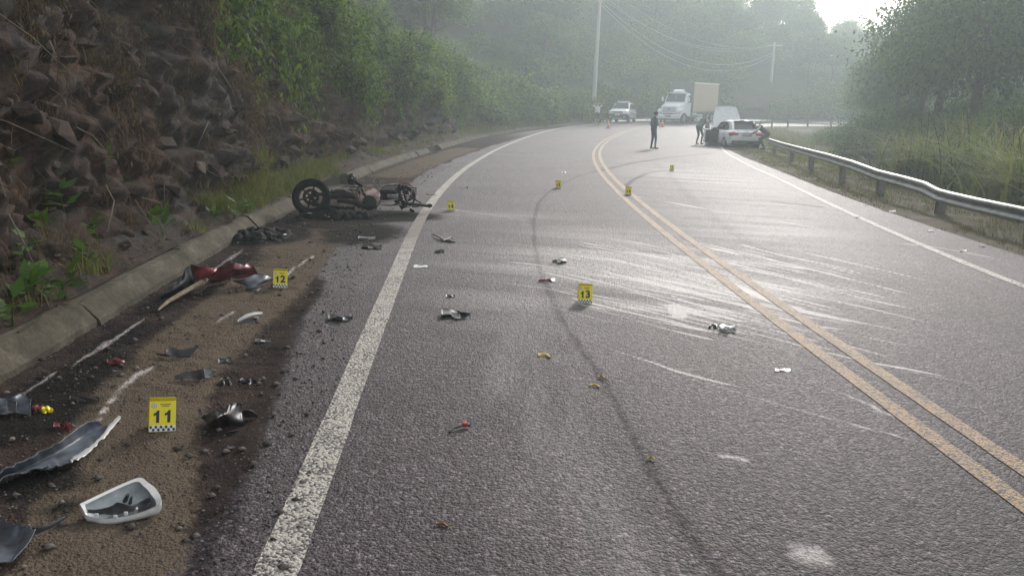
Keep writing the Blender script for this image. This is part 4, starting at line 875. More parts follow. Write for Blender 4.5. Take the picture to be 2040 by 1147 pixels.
def mirror_cap():
    r = empty('mirror_cover', label='broken white wing mirror cover lying open side up on the shoulder', cat='car part'); m5 = lambda x, y, h=0: (140+x/9.56, 930+y/9.56, h)
    rim = [(180, 700), (620, 490), (1000, 315), (1320, 200), (1480, 290), (1620, 400), (1720, 560), (1715, 680), (1620, 745), (1400, 840), (1100, 925), (800, 975), (560, 985), (400, 945), (300, 905), (240, 800)]
    hts = [.06, .066, .072, .08, .08, .075, .066, .055, .045, .035, .03, .03, .03, .03, .035, .05]
    top = np.array([at(*m5(*p), ) if False else at(m5(*p)[0], m5(*p)[1], h) for p, h in zip(rim, hts)]); n = 64; cl = np.concatenate([top, top[:1]]); ring = catmull(cl, n+1)[:n]; c = ring.mean(0); rings = []
    for k, (f, dz) in enumerate(((1.0, 0), (1.015, -.012), (1.0, -.03), (.93, -.05), (.75, -.06), (.4, -.066))):
        q = c+(ring-c)*f; q[:, 2] = np.maximum(ring[:, 2]+dz*1.0, .006); rings.append(q)
    out_ = np.concatenate(rings); f = np.array([(k*n+i, k*n+(i+1) % n, (k+1)*n+(i+1) % n, (k+1)*n+i) for k in range(5) for i in range(n)])
    inn = []
    wid = np.interp(np.arange(n)/n, [0, .12, .22, .26, .34, .45, .5, .7, .9, 1], [.88, .86, .82, .80, .78, .9, .95, .965, .95, .88])
    for k, (f_, dz) in enumerate(((1, .0), (wid, -.004), (wid*.99, -.016), (wid*.93, -.032), (wid*.72, -.04), (wid*.35, -.043))):
        q = c+(ring-c)*(f_[:, None] if hasattr(f_, '__len__') else f_); q[:, 2] = np.maximum(ring[:, 2]+dz, .009); inn.append(q)
    me = np_mesh('outer_shell', np.concatenate([out_, inn[0]+np.array([0, 0, .0006]), inn[1]]), np.concatenate([f[:, ::-1], np.array([(6*n+i, 6*n+(i+1) % n, 7*n+(i+1) % n, 7*n+i) for i in range(n)])]), M_WHITEP, True); link('outer_shell', me, r)
    I = np.concatenate(inn[1:]); fi = np.array([(k*n+i, k*n+(i+1) % n, (k+1)*n+(i+1) % n, (k+1)*n+i) for k in range(4) for i in range(n)]); cap = [tuple(4*n+i for i in range(n))]
    me = bpy.data.meshes.new('inner_shell'); me.from_pydata(I.tolist(), [], fi.tolist()+cap); me.materials.append(mat('mirror_inner', (.3, .33, .34), .5, 0, .2, 20, dirt=(.12, .12, .12), dirt_amt=.35)); me.polygons.foreach_set('use_smooth', np.ones(len(me.polygons), bool)); link('inner_shell', me, r)
    patch('broken_housing', [[m5(330, 815, .05), m5(600, 800, .045), m5(800, 745, .05), m5(900, 690, .055), m5(1150, 740, .05), m5(1350, 640, .055), m5(1500, 590, .06), m5(1545, 640, .055)], [m5(330, 870, .04), m5(560, 900, .035), m5(760, 910, .035), m5(940, 880, .035), m5(1150, 850, .035), m5(1350, 800, .04), m5(1480, 750, .045), m5(1550, 680, .05)]], M_BLKP, r, 36, 8, .004, .012, 6, .004)
    for i, (a, b, w_) in enumerate((((1040, 640), (1100, 520), .008), ((1140, 680), (1170, 560), .006), ((1240, 860), (1270, 780), .006))):
        p0 = at(*m5(*a)[:2], .035); p1 = at(*m5(*b)[:2], .075); MB().tube([p0, (p0+p1)/2, p1], [w_*1.2, w_, w_*.8], 6).build('clip', M_BLKP if i == 0 else M_DGREY if i == 1 else M_WHITEP, r)
    for a in ((500, 915), (860, 950), (1060, 880)): p0 = at(*m5(*a)[:2], .035); MB().box(p0, (.014, .006, .014), .001).build('tab', M_WHITEP, r)
    done(r)
mirror_cap()
r = empty('fender_liner', label='grey curved wheel arch panel with a raised flap at the edge of the mud', cat='car part')
patch('panel', [[c7(-90, 850, .05), c7(0, 868, .055), c7(70, 890, .06), c7(130, 905, .06), c7(170, 925, .07)], [c7(-100, 960, .02), c7(-20, 965, .02), c7(50, 975, .02), c7(100, 985, .025), c7(135, 990, .05)], [c7(-110, 1075, .03), c7(-40, 1080, .03), c7(10, 1082, .03), c7(50, 1078, .03), c7(60, 1072, .04)]], M_GREYP, r, 36, 14, .004, .008, 8, .008)
patch('flap', [[c7(100, 900, .06), c7(160, 905, .06), c7(215, 905, .07), c7(265, 885, .08), c7(316, 856, .09)], [c7(150, 955, .03), c7(180, 940, .03), c7(225, 920, .04), c7(275, 897, .06), c7(318, 862, .08)]], M_GREYP, r, 14, 6)
done(r)
r = empty('trim_shard', label='dark grey curled plastic shard with a pointed end between marker 11 and the red fairing', cat='debris')
patch('shell', [[c6(928, 968, .02), c6(985, 985, .025), c6(1015, 945, .05), c6(1085, 957, .04), c6(1150, 945, .05), c6(1180, 930, .06)], [c6(945, 985, .01), c6(1000, 995, .005), c6(1050, 1000, .0), c6(1100, 1000, .005), c6(1150, 985, .02), c6(1197, 932, .06)]], M_DGREY, r, 30, 8, .004, .006, 9, .007); done(r)
r = empty('trim_shard', label='crumpled charcoal plastic shard with a pale scuffed end above marker 11', cat='debris')
patch('shell', [[c6(1060, 1108, .03), c6(1120, 1095, .04), c6(1180, 1075, .06), c6(1225, 1062, .07)], [c6(1050, 1140, .0), c6(1120, 1140, .0), c6(1200, 1130, .0), c6(1235, 1125, .02)]], M_DGREY, r, 18, 8, .004, .012, 10, .006)
patch('scuffed_end', [[c6(1222, 1063, .07), c6(1260, 1070, .06), c6(1298, 1080, .04)], [c6(1232, 1125, .02), c6(1260, 1120, .01), c6(1280, 1105, .01)]], mat('scuffed_plastic', (.2, .2, .2), .6, var=.4, scale=40), r, 10, 6, .004, .006, 11); done(r)
def crumple():
    g = lambda x, y, h=0: (380+x/11.47, 780+y/11.47, h); r = empty('crumpled_plastic', label='crumpled black plastic cover right of marker 11', cat='debris')
    patch('main_fold', [[g(220, 600, .01), g(540, 450, .05), g(800, 430, .08), g(1000, 250, .1), g(1165, 280, .1)], [g(350, 650, .02), g(560, 600, .09), g(750, 560, .09), g(950, 480, .08), g(1160, 460, .06)], [g(380, 780, .0), g(560, 690, .07), g(760, 650, .05), g(950, 650, .05), g(1190, 640, .04)], [g(480, 870, .0), g(640, 760, .01), g(800, 740, .0), g(1010, 780, .005), g(1230, 790, .0)]], M_BLKP, r, 40, 22, .004, .02, 12, .012)
    patch('tongue', [[g(1180, 440, .04), g(1300, 415, .06), g(1420, 440, .05), g(1530, 540, .02)], [g(1190, 600, .01), g(1290, 580, .01), g(1400, 590, .01), g(1530, 575, .005)]], M_BLKP, r, 14, 6, .004, .004, 13)
    patch('loose_strip', [[g(720, 940, .01), g(880, 900, .02), g(1080, 880, .02)], [g(730, 975, .0), g(900, 960, .0), g(1070, 930, .0)]], M_DGREY, r, 12, 4, .003, .004, 14)
    patch('side_chip', [[g(170, 420, .03), g(230, 380, .04)], [g(190, 590, .0), g(270, 560, .0)]], M_BLKP, r, 5, 5); done(r)
crumple()
r = empty('fairing_wreck', label='torn red fairing with black bumper pieces beside marker 12', cat='car part')
patch('red_panel', [[c5(540, 175, .2), c5(700, 195, .19), c5(860, 215, .17), c5(950, 225, .15)], [c5(550, 270, .13), c5(700, 270, .14), c5(830, 285, .14), c5(900, 280, .13)], [c5(550, 395, .05), c5(640, 400, .06), c5(760, 360, .08), c5(860, 330, .1)]], M_REDP, r, 36, 14, .005, .022, 15, .018)
patch('folded_wing', [[c5(900, 240, .16), c5(1080, 195, .19), c5(1230, 155, .21), c5(1340, 155, .2), c5(1400, 220, .16)], [c5(850, 330, .1), c5(1020, 290, .14), c5(1180, 260, .16), c5(1330, 260, .14), c5(1440, 290, .1)], [c5(770, 430, .04), c5(930, 400, .06), c5(1090, 355, .08), c5(1280, 340, .08), c5(1440, 305, .08)]], M_DKRED, r, 40, 14, .005, .03, 16, .02)
patch('red_lower_edge', [[c5(780, 400, .07), c5(930, 365, .09), c5(1080, 330, .09)], [c5(820, 445, .02), c5(950, 410, .03), c5(1090, 385, .03)]], M_REDP, r, 14, 5, .004, .008, 17, .008)
patch('red_trim', [[c5(1080, 335, .1), c5(1200, 340, .1), c5(1330, 310, .1), c5(1450, 300, .09)], [c5(1100, 365, .07), c5(1200, 375, .07), c5(1340, 345, .07), c5(1450, 318, .07)]], M_REDP, r, 14, 4)
patch('grey_underside', [[c5(1110, 400, .06), c5(1280, 375, .09), c5(1450, 320, .1), c5(1560, 335, .09), c5(1650, 360, .06)], [c5(1150, 420, .04), c5(1290, 440, .05), c5(1450, 420, .06), c5(1560, 400, .06), c5(1655, 385, .04)], [c5(1290, 460, .03), c5(1360, 500, .02), c5(1450, 470, .03), c5(1540, 430, .03), c5(1640, 410, .02)]], M_GREYP, r, 24, 10, .005, .012, 18, .006)
patch('bracket', [[c5(1295, 480, .03), c5(1330, 510, .02), c5(1420, 520, .015), c5(1500, 470, .02)], [c5(1300, 515, .0), c5(1340, 540, .0), c5(1430, 545, .0), c5(1520, 490, .0)]], M_DGREY, r, 12, 4, .004, .006, 19, .006)
patch('black_bumper', [[c5(170, 520, .07), c5(300, 450, .1), c5(430, 360, .13), c5(470, 240, .2), c5(540, 230, .2)], [c5(160, 580, .04), c5(300, 530, .06), c5(420, 470, .08), c5(520, 400, .1), c5(600, 420, .08)], [c5(120, 640, .0), c5(260, 610, .0), c5(400, 560, .0), c5(520, 500, .0), c5(620, 450, .02)]], M_BLKP, r, 26, 12, .005, .016, 20, .01)
patch('dark_spike', [[c5(1850, 372, .03), c5(1900, 362, .03), c5(1945, 365, .03)], [c5(1850, 385, .01), c5(1900, 380, .01), c5(1940, 378, .015)]], M_BLKP, r, 8, 3)
done(r)
r = empty('broken_plank', label='split pale wooden stick lying against the red fairing', cat='wood'); pts = [c5(100, 800), c5(230, 690), c5(400, 590), c5(560, 500), c5(700, 435), c5(770, 385)]; hs = [.012, .025, .045, .06, .08, .1]
P = [at(p[0], p[1], h) for p, h in zip(pts, hs)]; MB().tube(P, [.008, .017, .02, .022, .026, .014], 6).build('shaft', M_WOOD, r)
patch('split_end', [[c5(610, 420, .08), c5(680, 395, .1), c5(770, 375, .12)], [c5(640, 445, .07), c5(690, 440, .08), c5(740, 430, .08)]], M_WOOD, r, 8, 4, .012); P2 = [at(c5(*p)[0], c5(*p)[1], .012) for p in ((580, 575), (680, 550), (760, 480))]; MB().tube(P2, .004, 5).build('loose_wire', M_DGREY, r); done(r)
r = empty('door_handle', label='white curved door handle shell on the shoulder below marker 12', cat='car part'); h6 = c6
patch('grip', [[h6(1430, 775, .02), h6(1475, 745, .05), h6(1530, 730, .06), h6(1580, 730, .05)], [h6(1430, 790, .005), h6(1480, 765, .03), h6(1535, 745, .045), h6(1578, 740, .04)]], M_WHITEP, r, 16, 6, .005)
patch('pocket', [[h6(1455, 780, .02), h6(1500, 768, .025), h6(1545, 765, .03)], [h6(1465, 797, .0), h6(1505, 795, .0), h6(1545, 785, .0)]], M_BLKP, r, 10, 5); patch('end_cap', [[h6(1530, 755, .04), h6(1556, 758, .035)], [h6(1540, 785, .0), h6(1555, 778, .005)]], M_WHITEP, r, 6, 5); done(r)
def shard(name, label, x0, y0, x1, y1, h, m_, seed, cat='debris', m2=None, nm='shell'):
    R = random.Random(seed); r = empty(name, label=label, cat=cat); cx = lambda f: x0+(x1-x0)*f; top = []; mid = []; bot = []
    for i in range(5):
        f = i/4; top.append((cx(f), y0+(y1-y0)*R.uniform(0, .35), h*R.uniform(.45, 1))); mid.append((cx(f)+R.uniform(-2, 2), (y0+y1)/2, h*R.uniform(.3, .8))); bot.append((cx(f), y1-(y1-y0)*R.uniform(0, .3), .003+h*R.uniform(0, .12)))
    patch(nm, [top, mid, bot], m_, r, 16, 9, .004, h*.25, seed, .006)
    x, y = cx(.3), y0+(y1-y0)*.3; w = (x1-x0)*.3
    patch('broken_edge', [[(x, y, h*1.0), (x+w, y+(y1-y0)*.1, h*1.0)], [(x+w*.2, y+(y1-y0)*.4, h*.55), (x+w*.9, y+(y1-y0)*.45, h*.5)]], m2 or m_, r, 6, 4, .004, .003, seed+1, .003); done(r)
shard('plastic_fragment', 'small black plastic fragment beside the white edge line on the mud', 655, 625, 702, 641, .04, M_BLKP, 31)
shard('plastic_fragment', 'black forked plastic fragment in the lane level with marker 13', 880, 616, 938, 636, .05, M_BLKP, 32, m2=M_STEELC)
r = empty('metal_fragment', label='bent silver lever fragment in the lane below marker 14', cat='debris'); MB().tube([at(861, 466, .02), at(872, 470, .03), at(884, 478, .015), at(900, 480, .02), at(908, 482, .01)], [.008, .01, .016, .018, .006], 7).build('arm', M_ALU, r); MB().tube([at(870, 478, .012), at(884, 479, .02), at(898, 472, .04)], [.006, .009, .005], 6).build('fork', M_STEELC, r); MB().tube([at(899, 473, .04), at(907, 481, .01)], .006, 6).build('tip', M_BLKP, r); done(r)
shard('plastic_fragment', 'white and black scuffed fragment in the lane above the dark red strip', 1100, 513, 1129, 526, .05, M_DGREY, 34, m2=M_WHITEP)
shard('plastic_strip', 'thin dark red plastic strip in the lane above marker 13', 1072, 552, 1108, 562, .03, M_DKRED, 35)
shard('mirror_shell', 'smooth white shell fragment on the wet streaks right of marker 13', 1432, 644, 1466, 661, .05, M_WHITEP, 36, m2=M_WHITEP); shard('plastic_fragment', 'dark sheet standing for the shadow beside the white shell on the wet streaks', 1412, 641, 1436, 656, .04, M_DGREY, 37)  # second, dark piece is the white shell's shadow built as a shard
shard('plastic_fragment', 'dark grey flat shard on the dark gutter at the foot of the kerb', -10, 778, 62, 834, .07, M_GREYP, 38)
shard('plastic_fragment', 'small red plastic chip in the gutter next to a yellow one', 66, 806, 86, 821, .03, M_REDP, 39); shard('plastic_fragment', 'small yellow plastic chip in the gutter next to a red one', 84, 808, 104, 822, .03, M_YPL, 40)
shard('plastic_fragment', 'dark red chip lying above the long grey bumper panel', 108, 838, 142, 858, .03, M_DKRED, 41); shard('plastic_fragment', 'dull red shard on the dark mud between gutter and tan soil', 214, 712, 250, 726, .03, M_DKRED, 42)
shard('plastic_fragment', 'thin black splinter on the mud above marker 11', 140, 788, 198, 799, .02, M_BLKP, 43); shard('plastic_fragment', 'small black folded chip right of the crumpled shards', 478, 752, 512, 766, .03, M_BLKP, 44); shard('plastic_fragment', 'tiny black pointed chip on the mud above the crumpled cover', 440, 752, 462, 768, .03, M_BLKP, 45); shard('plastic_fragment', 'flat dark sliver on the tan soil edge', 434, 710, 462, 725, .02, M_DGREY, 46)
shard('plastic_fragment', 'black scrap of plastic on the lane just past the edge line', 888, 586, 906, 593, .02, M_BLKP, 47); shard('plastic_fragment', 'little black lump in the lane below the silver lever', 866, 497, 884, 505, .02, M_CHAR, 48); shard('paper_scrap', 'thin white scrap on the mud beside the edge line', 510, 675, 540, 682, .008, M_DGREY, 49, m2=M_WHITEP); shard('paper_scrap', 'white scrap lying in the lane beside the edge line', 824, 527, 852, 534, .01, M_WHITEP, 50); shard('paper_scrap', 'white sliver on the lane near the yellow centre lines', 1544, 733, 1574, 740, .012, M_WHITEP, 51); shard('plastic_fragment', 'black chip in the lane beyond marker 14', 918, 371, 932, 376, .03, M_BLKP, 52); shard('plastic_fragment', 'dark speck of plastic near marker 15', 1118, 341, 1128, 345, .03, M_BLKP, 53); shard('plastic_fragment', 'grey flake on burnt mud below the motorcycle', 720, 486, 760, 498, .03, M_CHAR, 54, m2=M_DGREY); shard('plastic_fragment', 'pale flake on burnt mud below the engine', 715, 470, 748, 478, .02, M_DGREY, 55)
r = empty('lever_piece', label='small red and black lever piece alone on the near lane', cat='debris'); q = [at(895, 860, .01), at(903, 852, .014), at(918, 848, .016), at(936, 846, .014)]; MB().tube(q, [.006, .005, .006, .008], 6).build('arm', M_BLKP, r); a = at(926, 845, .02); MB().box(a, (.026, .02, .022), .004).build('red_lens', mat('red_lens', (.55, .03, .03), .25, var=.2), r); a = at(897, 858, .01); MB().ell(a, (.008, .008, .008), 5).build('pivot', M_BLKP, r); done(r)
def husk(px, py, w, seed, label, m_=None):
    R = random.Random(seed); r = empty('fallen_leaf', label=label, cat='leaf'); c = [(px-w/2, py-w*.12, .006), (px-w*.15, py-w*.2, .016), (px+w*.2, py-w*.1, .014), (px+w/2, py+w*.12, .005)]; d = [(x+R.uniform(-1, 1), y+w*.3, .004) for x, y, h in c]
    patch('blade', [c, [(a+0.5, (b+f)/2, .012) for (a, b, _), (e, f, _) in zip(c, d)], d], m_ or M_YLEAF, r, 10, 7, .002, .008, seed, .006); p0 = at(px+w/2, py+w*.2, .008); MB().tube([p0, p0+np.array([.02, -.008, -.002])], [.002, .001], 4).build('leaf_stalk', M_YLEAF, r); done(r)
husk(1084, 706, 24, 61, 'curled brown yellow leaf on the lane above the other yellow leaves'); husk(1185, 766, 18, 62, 'bright yellow folded leaf beside the dark seam'); husk(1198, 750, 12, 63, 'tiny tan leaf just above the bright yellow leaf'); husk(1297, 911, 14, 64, 'small yellow leaf lying on the dark seam'); husk(880, 1041, 24, 65, 'narrow brown leaf alone on the near asphalt', mat('brown_leaf', (.2, .1, .05), .7, var=.4))
for i, (x, y, w, lb) in enumerate([(1708, 433, 9, 'beside the guardrail post foot'), (1855, 459, 16, 'on the right asphalt edge'), (1918, 499, 18, 'at the end of the pale streak on the right shoulder'), (1725, 408, 8, 'under the bent rail'), (1778, 421, 14, 'in a scatter on the dry verge'), (1588, 340, 6, 'on the far verge grass'), (1695, 378, 7, 'between two rail posts'), (1958, 490, 10, 'on the soil at the asphalt edge'), (1048, 1003, 8, 'none')]):
    if lb != 'none': shard('litter_scrap', 'small white scrap of litter '+lb, x-w*.4, y-w*.18, x+w*.4, y+w*.18, .02, mat('dull_litter', (.4, .39, .37), .7, var=.3), 70+i, 'litter')
def pile(name, label, cx, cy, rx, ry, n, h, seed, cat, zoff=0):
    R = random.Random(seed); c = at(cx, cy); r = empty(name, (c[0], c[1], c[2]), 0, label, cat); X, Y = np.meshgrid(np.linspace(-1, 1, 40), np.linspace(-1, 1, 30)); d = X**2+Y**2
    P = np.stack([X.ravel()*rx, Y.ravel()*ry, np.zeros(X.size)], 1); z = (np.clip(1-d.ravel(), 0, 1)**.7+.5*fbm(P*5+seed, 3, seed+4)-.28)*h+.7*h*fbm(P*22+seed, 3, seed)*(d.ravel() < .95); P[:, 2] = np.where(d.ravel() < .95, z, -.03); link('ash_heap', np_mesh('ash_heap', P, gridf(30, 40), M_CHAR, False), r)
    for k in range(n):
        a = R.uniform(0, 6.28); f = R.random()**.5; p = Vector((math.cos(a)*rx*f*.9, math.sin(a)*ry*f*.9, h*(1-f)*.8+.01)); d_ = Vector((R.gauss(0, 1), R.gauss(0, 1), R.gauss(0, .3))).normalized()*R.uniform(.04, .13); MB().tube([p-d_, p+Vector((0, 0, .02)), p+d_], [.005, .011, .003], 5).build('burnt_strip', M_CHAR if k % 3 else M_ALU, r)
pile('burnt_debris', 'heap of charred strips and ash at the foot of the kerb', 522, 472, .38, .5, 16, .1, 80, 'burnt debris')
# ------------------------------------------------------------------ burnt motorcycle lying on its side
M_RUST = mat('burnt_casing', (.46, .36, .33), .6, .1, .3, 9, dirt=(.16, .06, .045), dirt_amt=.5, dscale=10); M_TYRE = mat('burnt_tyre', (.008, .008, .008), .9, 0, .4, 20, bmp=.004, spec=.12); M_TUBE = mat('scorched_tube', (.28, .25, .23), .55, .3, .4, 20, dirt=(.05, .04, .035), dirt_amt=.45); M_ORANGE = mat('rusted_frame', (.16, .075, .058), .7, .1, .35, 15)
def motorcycle():
    A = at(606, 432); B = at(832, 424); ax = (B-A); ax[2] = 0; ax /= np.linalg.norm(ax); up = np.array([-ax[1]*math.sin(.55), ax[0]*math.sin(.55), math.cos(.55)]); n = np.cross(ax, up); n /= np.linalg.norm(n)
    if n[1] > 0: n = -n                                   # towards the viewer
    root = empty('burnt_motorcycle', label='burnt out motorcycle lying on its side across the muddy shoulder', cat='motorcycle')
    def C_(cx, cy, o=0.0):
        d = ray(570+cx/7.034, 330+cy/7.034); t = ((A-CP)@n)/(d@n); q = CP+d*t+n*o; q[2] = max(q[2], .012); return q
    def tubes(nm, lst, m_, par=root):
        for pts, r in lst: MB().tube(catmull([C_(*p) for p in pts], max(4, 4*len(pts))), r, 8).build(nm, m_, par, True)
    # front wheel, standing twisted on its edge
    c = C_(345, 470, .05); c[2] = max(c[2], .27); nz = Vector((.12, -.93, .34)).normalized(); Q = nz.to_track_quat('Z', 'Y').to_matrix().to_4x4(); M = Matrix.Translation(Vector(c)) @ Q
    prof = [(.2+.035*0, 0)]
    w = MB().lathe([(.205, .035), (.225, .052), (.25, .052), (.272, .035), (.28, 0), (.272, -.035), (.25, -.052), (.225, -.052), (.205, -.035), (.205, .035)], 36, M).build('front_wheel', M_TYRE, root, True)
    MB().lathe([(.17, .03), (.2, .036), (.206, .03), (.206, -.03), (.2, -.036), (.17, -.03), (.17, .03)], 36, M).build('rim', M_CHAR, w, True)
    for k in range(6): a = k*math.pi/3+.2; MB().tube([M @ Vector((math.cos(a)*.035, math.sin(a)*.035, .02)), M @ Vector((math.cos(a+.08)*.175, math.sin(a+.08)*.175, .012))], [.018, .011], 6).build('spoke', M_CHAR, w)
    MB().lathe([(0, .05), (.04, .05), (.045, .03), (.045, -.03), (0, -.05)], 16, M).build('hub', M_CHAR, w, True); MB().lathe([(.075, .034), (.12, .034), (.12, .03), (.075, .03), (.075, .034)], 24, M).build('brake_disc', M_CHAR, w)
    tubes('fork_leg', [([(350, 420, .07), (600, 440, .07), (950, 468, .07)], [.026]*12), ([(370, 520, -.05), (640, 560, -.04), (960, 590, -.03)], [.026]*12)], M_CHAR)
    MB().box(C_(760, 400, .0), (.24, .16, .12), .03).build('fork_bridge', M_CHAR, root); tubes('cable', [([(800, 330, .05), (830, 380, .08), (880, 400, .08), (890, 450, .06)], .007), ([(640, 380, .05), (700, 340, .05), (800, 345, .05)], .008)], M_ALU)
    # instrument head on its bracket
    h = C_(945, 135, -.12); hd = MB().ell(h, (.07, .06, .085), 8).build('headlamp', M_CHAR, root, True); MB().lathe([(.02, .0), (.045, .0), (.05, .015), (.05, -.02)], 16, Matrix.Translation(Vector(h)+Vector((.01, -.05, .02))) @ Matrix.Rotation(math.pi/2, 4, 'X')).build('bezel', M_DGREY, hd); MB().ell(Vector(h)+Vector((.015, -.062, .015)), (.02, .008, .018), 6).build('lens', M_STEELC, hd, True)  # bright metal lens stands for the small glint on the charred lamp
    MB().box(C_(940, 215, -.1), (.1, .08, .07), .02).build('lamp_bracket', M_CHAR, root)
    tubes('handlebar', [([(900, 250, -.1), (1000, 270, -.06), (1190, 265, .0)], .014), ([(1205, 290, .03), (1215, 225, .03), (1245, 192, .05), (1275, 215, .05), (1300, 282, .03)], .011)], M_TUBE)
    tubes('frame_tube', [([(880, 285, 0), (1060, 295, .02), (1300, 292, .03), (1560, 280, .03)], .013), ([(960, 305, 0), (1050, 320, .03), (1095, 385, .04), (1160, 400, .05)], .013), ([(1285, 365, .06), (1340, 310, .06), (1440, 290, .05), (1530, 280, .04), (1600, 292, .03)], .014), ([(1310, 512, .05), (1370, 522, .05), (1450, 510, .05), (1560, 485, .04)], .012), ([(1300, 548, 0), (1450, 552, 0), (1620, 545, 0)], .014), ([(840, 320, .0), (1000, 335, 0), (1100, 320, 0)], .016)], M_TUBE)
    # engine: scorched casing with round clutch cover and dark barrel
    pts = [C_(*p) for p in ((935, 445), (1080, 390), (1205, 332), (1290, 385), (1312, 500), (1250, 575), (1080, 590), (1000, 500))]; ring = [Vector(p) for p in pts]; cen = sum(ring, Vector())/len(ring); N = Vector(n); rings = [[cen+(p-cen)*f+N*o for p in ring] for f, o in ((.8, -.12), (1, -.08), (1.03, .0), (.95, .07), (.72, .1))]
    e = MB().loft(rings).build('engine_case', M_RUST, root, True); Mx = Matrix.Translation(Vector(C_(1252, 450, .1))) @ N.to_track_quat('Z', 'Y').to_matrix().to_4x4(); MB().lathe([(0, .03), (.03, .03), (.036, .02), (.05, .02), (.056, .0), (.056, -.03)], 22, Mx).build('clutch_cover', M_RUST, e, True)
    Mx = Matrix.Translation(Vector(C_(1150, 545, .07))) @ N.to_track_quat('Z', 'Y').to_matrix().to_4x4(); MB().lathe([(0, .06), (.085, .055), (.105, .035), (.105, -.06), (0, -.06)], 24, Mx).build('generator_cover', M_CHAR, e, True)
    for k in range(4): Mx = Matrix.Translation(Vector(C_(985+24*k, 450-14*k, .05))) @ Vector(ax).to_track_quat('Z', 'Y').to_matrix().to_4x4(); MB().lathe([(.0, .004), (.07, .004), (.07, -.004), (0, -.004)], 14, Mx).build('cooling_fin', M_CHAR if k % 2 else M_RUST, e)
    MB().ell(C_(760, 410, .0), (.2, .1, .07), 8).build('tank_shell', M_CHAR, root, True)
    tubes('exhaust_pipe', [([(1240, 610, .1), (1050, 610, .12), (900, 560, .12), (700, 520, .1)], .032)], M_CHAR)
    MB().box(C_(1440, 400, -.03), (.26, .1, .16), .02).build('battery_tray', M_CHAR, root); MB().box(C_(1480, 452, .05), (.17, .05, .07), .015).build('silencer_plate', M_ALU, root)
    # rear end: bare rim, rusty subframe hoop, shock, swing arm
    Mr = Matrix.Translation(Vector(C_(1670, 410, -.06))) @ Vector(n).to_track_quat('Z', 'Y').to_matrix().to_4x4(); rw = MB().lathe([(.15, .03), (.175, .035), (.18, 0), (.175, -.035), (.15, -.03), (.15, .03)], 28, Mr).build('rear_wheel', M_CHAR, root, True)
    for k in range(5): a = k*1.2566; MB().tube([Mr @ Vector((math.cos(a)*.03, math.sin(a)*.03, 0)), Mr @ Vector((math.cos(a)*.155, math.sin(a)*.155, 0))], .013, 6).build('spoke', M_CHAR, rw)
    tubes('rear_hoop', [([(1560, 270, .03), (1650, 252, .03), (1735, 285, .03), (1752, 350, .03), (1745, 425, .03)], .013)], M_ORANGE)
    tubes('subframe', [([(1575, 285, .04), (1585, 400, .04), (1600, 500, .05), (1650, 580, .05)], .022), ([(1640, 300, .02), (1650, 400, .02), (1670, 480, .02)], .016), ([(1700, 310, .0), (1710, 400, .0), (1720, 480, .03)], .012)], M_CHAR)
    for k in range(4): MB().box(C_(1800, 315+28*k, .0), (.07, .03, .014), .004).build('tail_fin', M_CHAR, root)
    tubes('shock_spring', [([(1695+((k % 2)*24-12), 430+k*9, .05) for k in range(9)], .008)], M_TUBE); MB().tube([C_(1700, 510, .06), C_(1785, 455, .06)], .02, 8).build('foot_peg', M_CHAR, root)
    tubes('swing_arm', [([(1600, 520, .08), (1690, 575, .1), (1830, 595, .12), (1985, 615, .12)], [.026, .025, .024, .022, .022, .022, .022, .022, .022, .022, .022, .022, .022, .022, .022, .03])], M_CHAR); MB().ell(C_(1975, 605, .12), (.05, .04, .03), 6).build('arm_end', M_CHAR, root); tubes('brake_rod', [([(1880, 505, .3), (1920, 520, .3), (2010, 520, .3)], .008)], M_TUBE)
    R = random.Random(12)
    for k in range(46):                                    # melted brackets, wires and plates hanging about the frame
        a = (R.uniform(640, 1800), R.uniform(300, 610), R.uniform(-.12, .14)); b = (a[0]+R.uniform(-110, 110), a[1]+R.uniform(-70, 90), a[2]+R.uniform(-.05, .08))
        if k % 3: MB().tube([C_(*a), C_((a[0]+b[0])/2+R.uniform(-25, 25), (a[1]+b[1])/2+R.uniform(-25, 25), (a[2]+b[2])/2), C_(*b)], [R.uniform(.004, .012)]*3, 5).build('burnt_wire', M_CHAR if k % 4 else M_TUBE, root)
        else: MB().box((0, 0, 0), (R.uniform(.05, .14), .012, R.uniform(.03, .08)), .003, Matrix.Translation(Vector(C_(*a))) @ Matrix.Rotation(R.uniform(-.8, .8), 4, 'Y') @ Matrix.Rotation(R.uniform(-.8, .8), 4, 'Z')).build('burnt_plate', M_CHAR, root)
    rebase(root)
motorcycle()
pile('burnt_debris', 'low bed of black ash and melted plastic under the burnt motorcycle', 668, 434, .62, .2, 22, .13, 81, 'burnt debris')
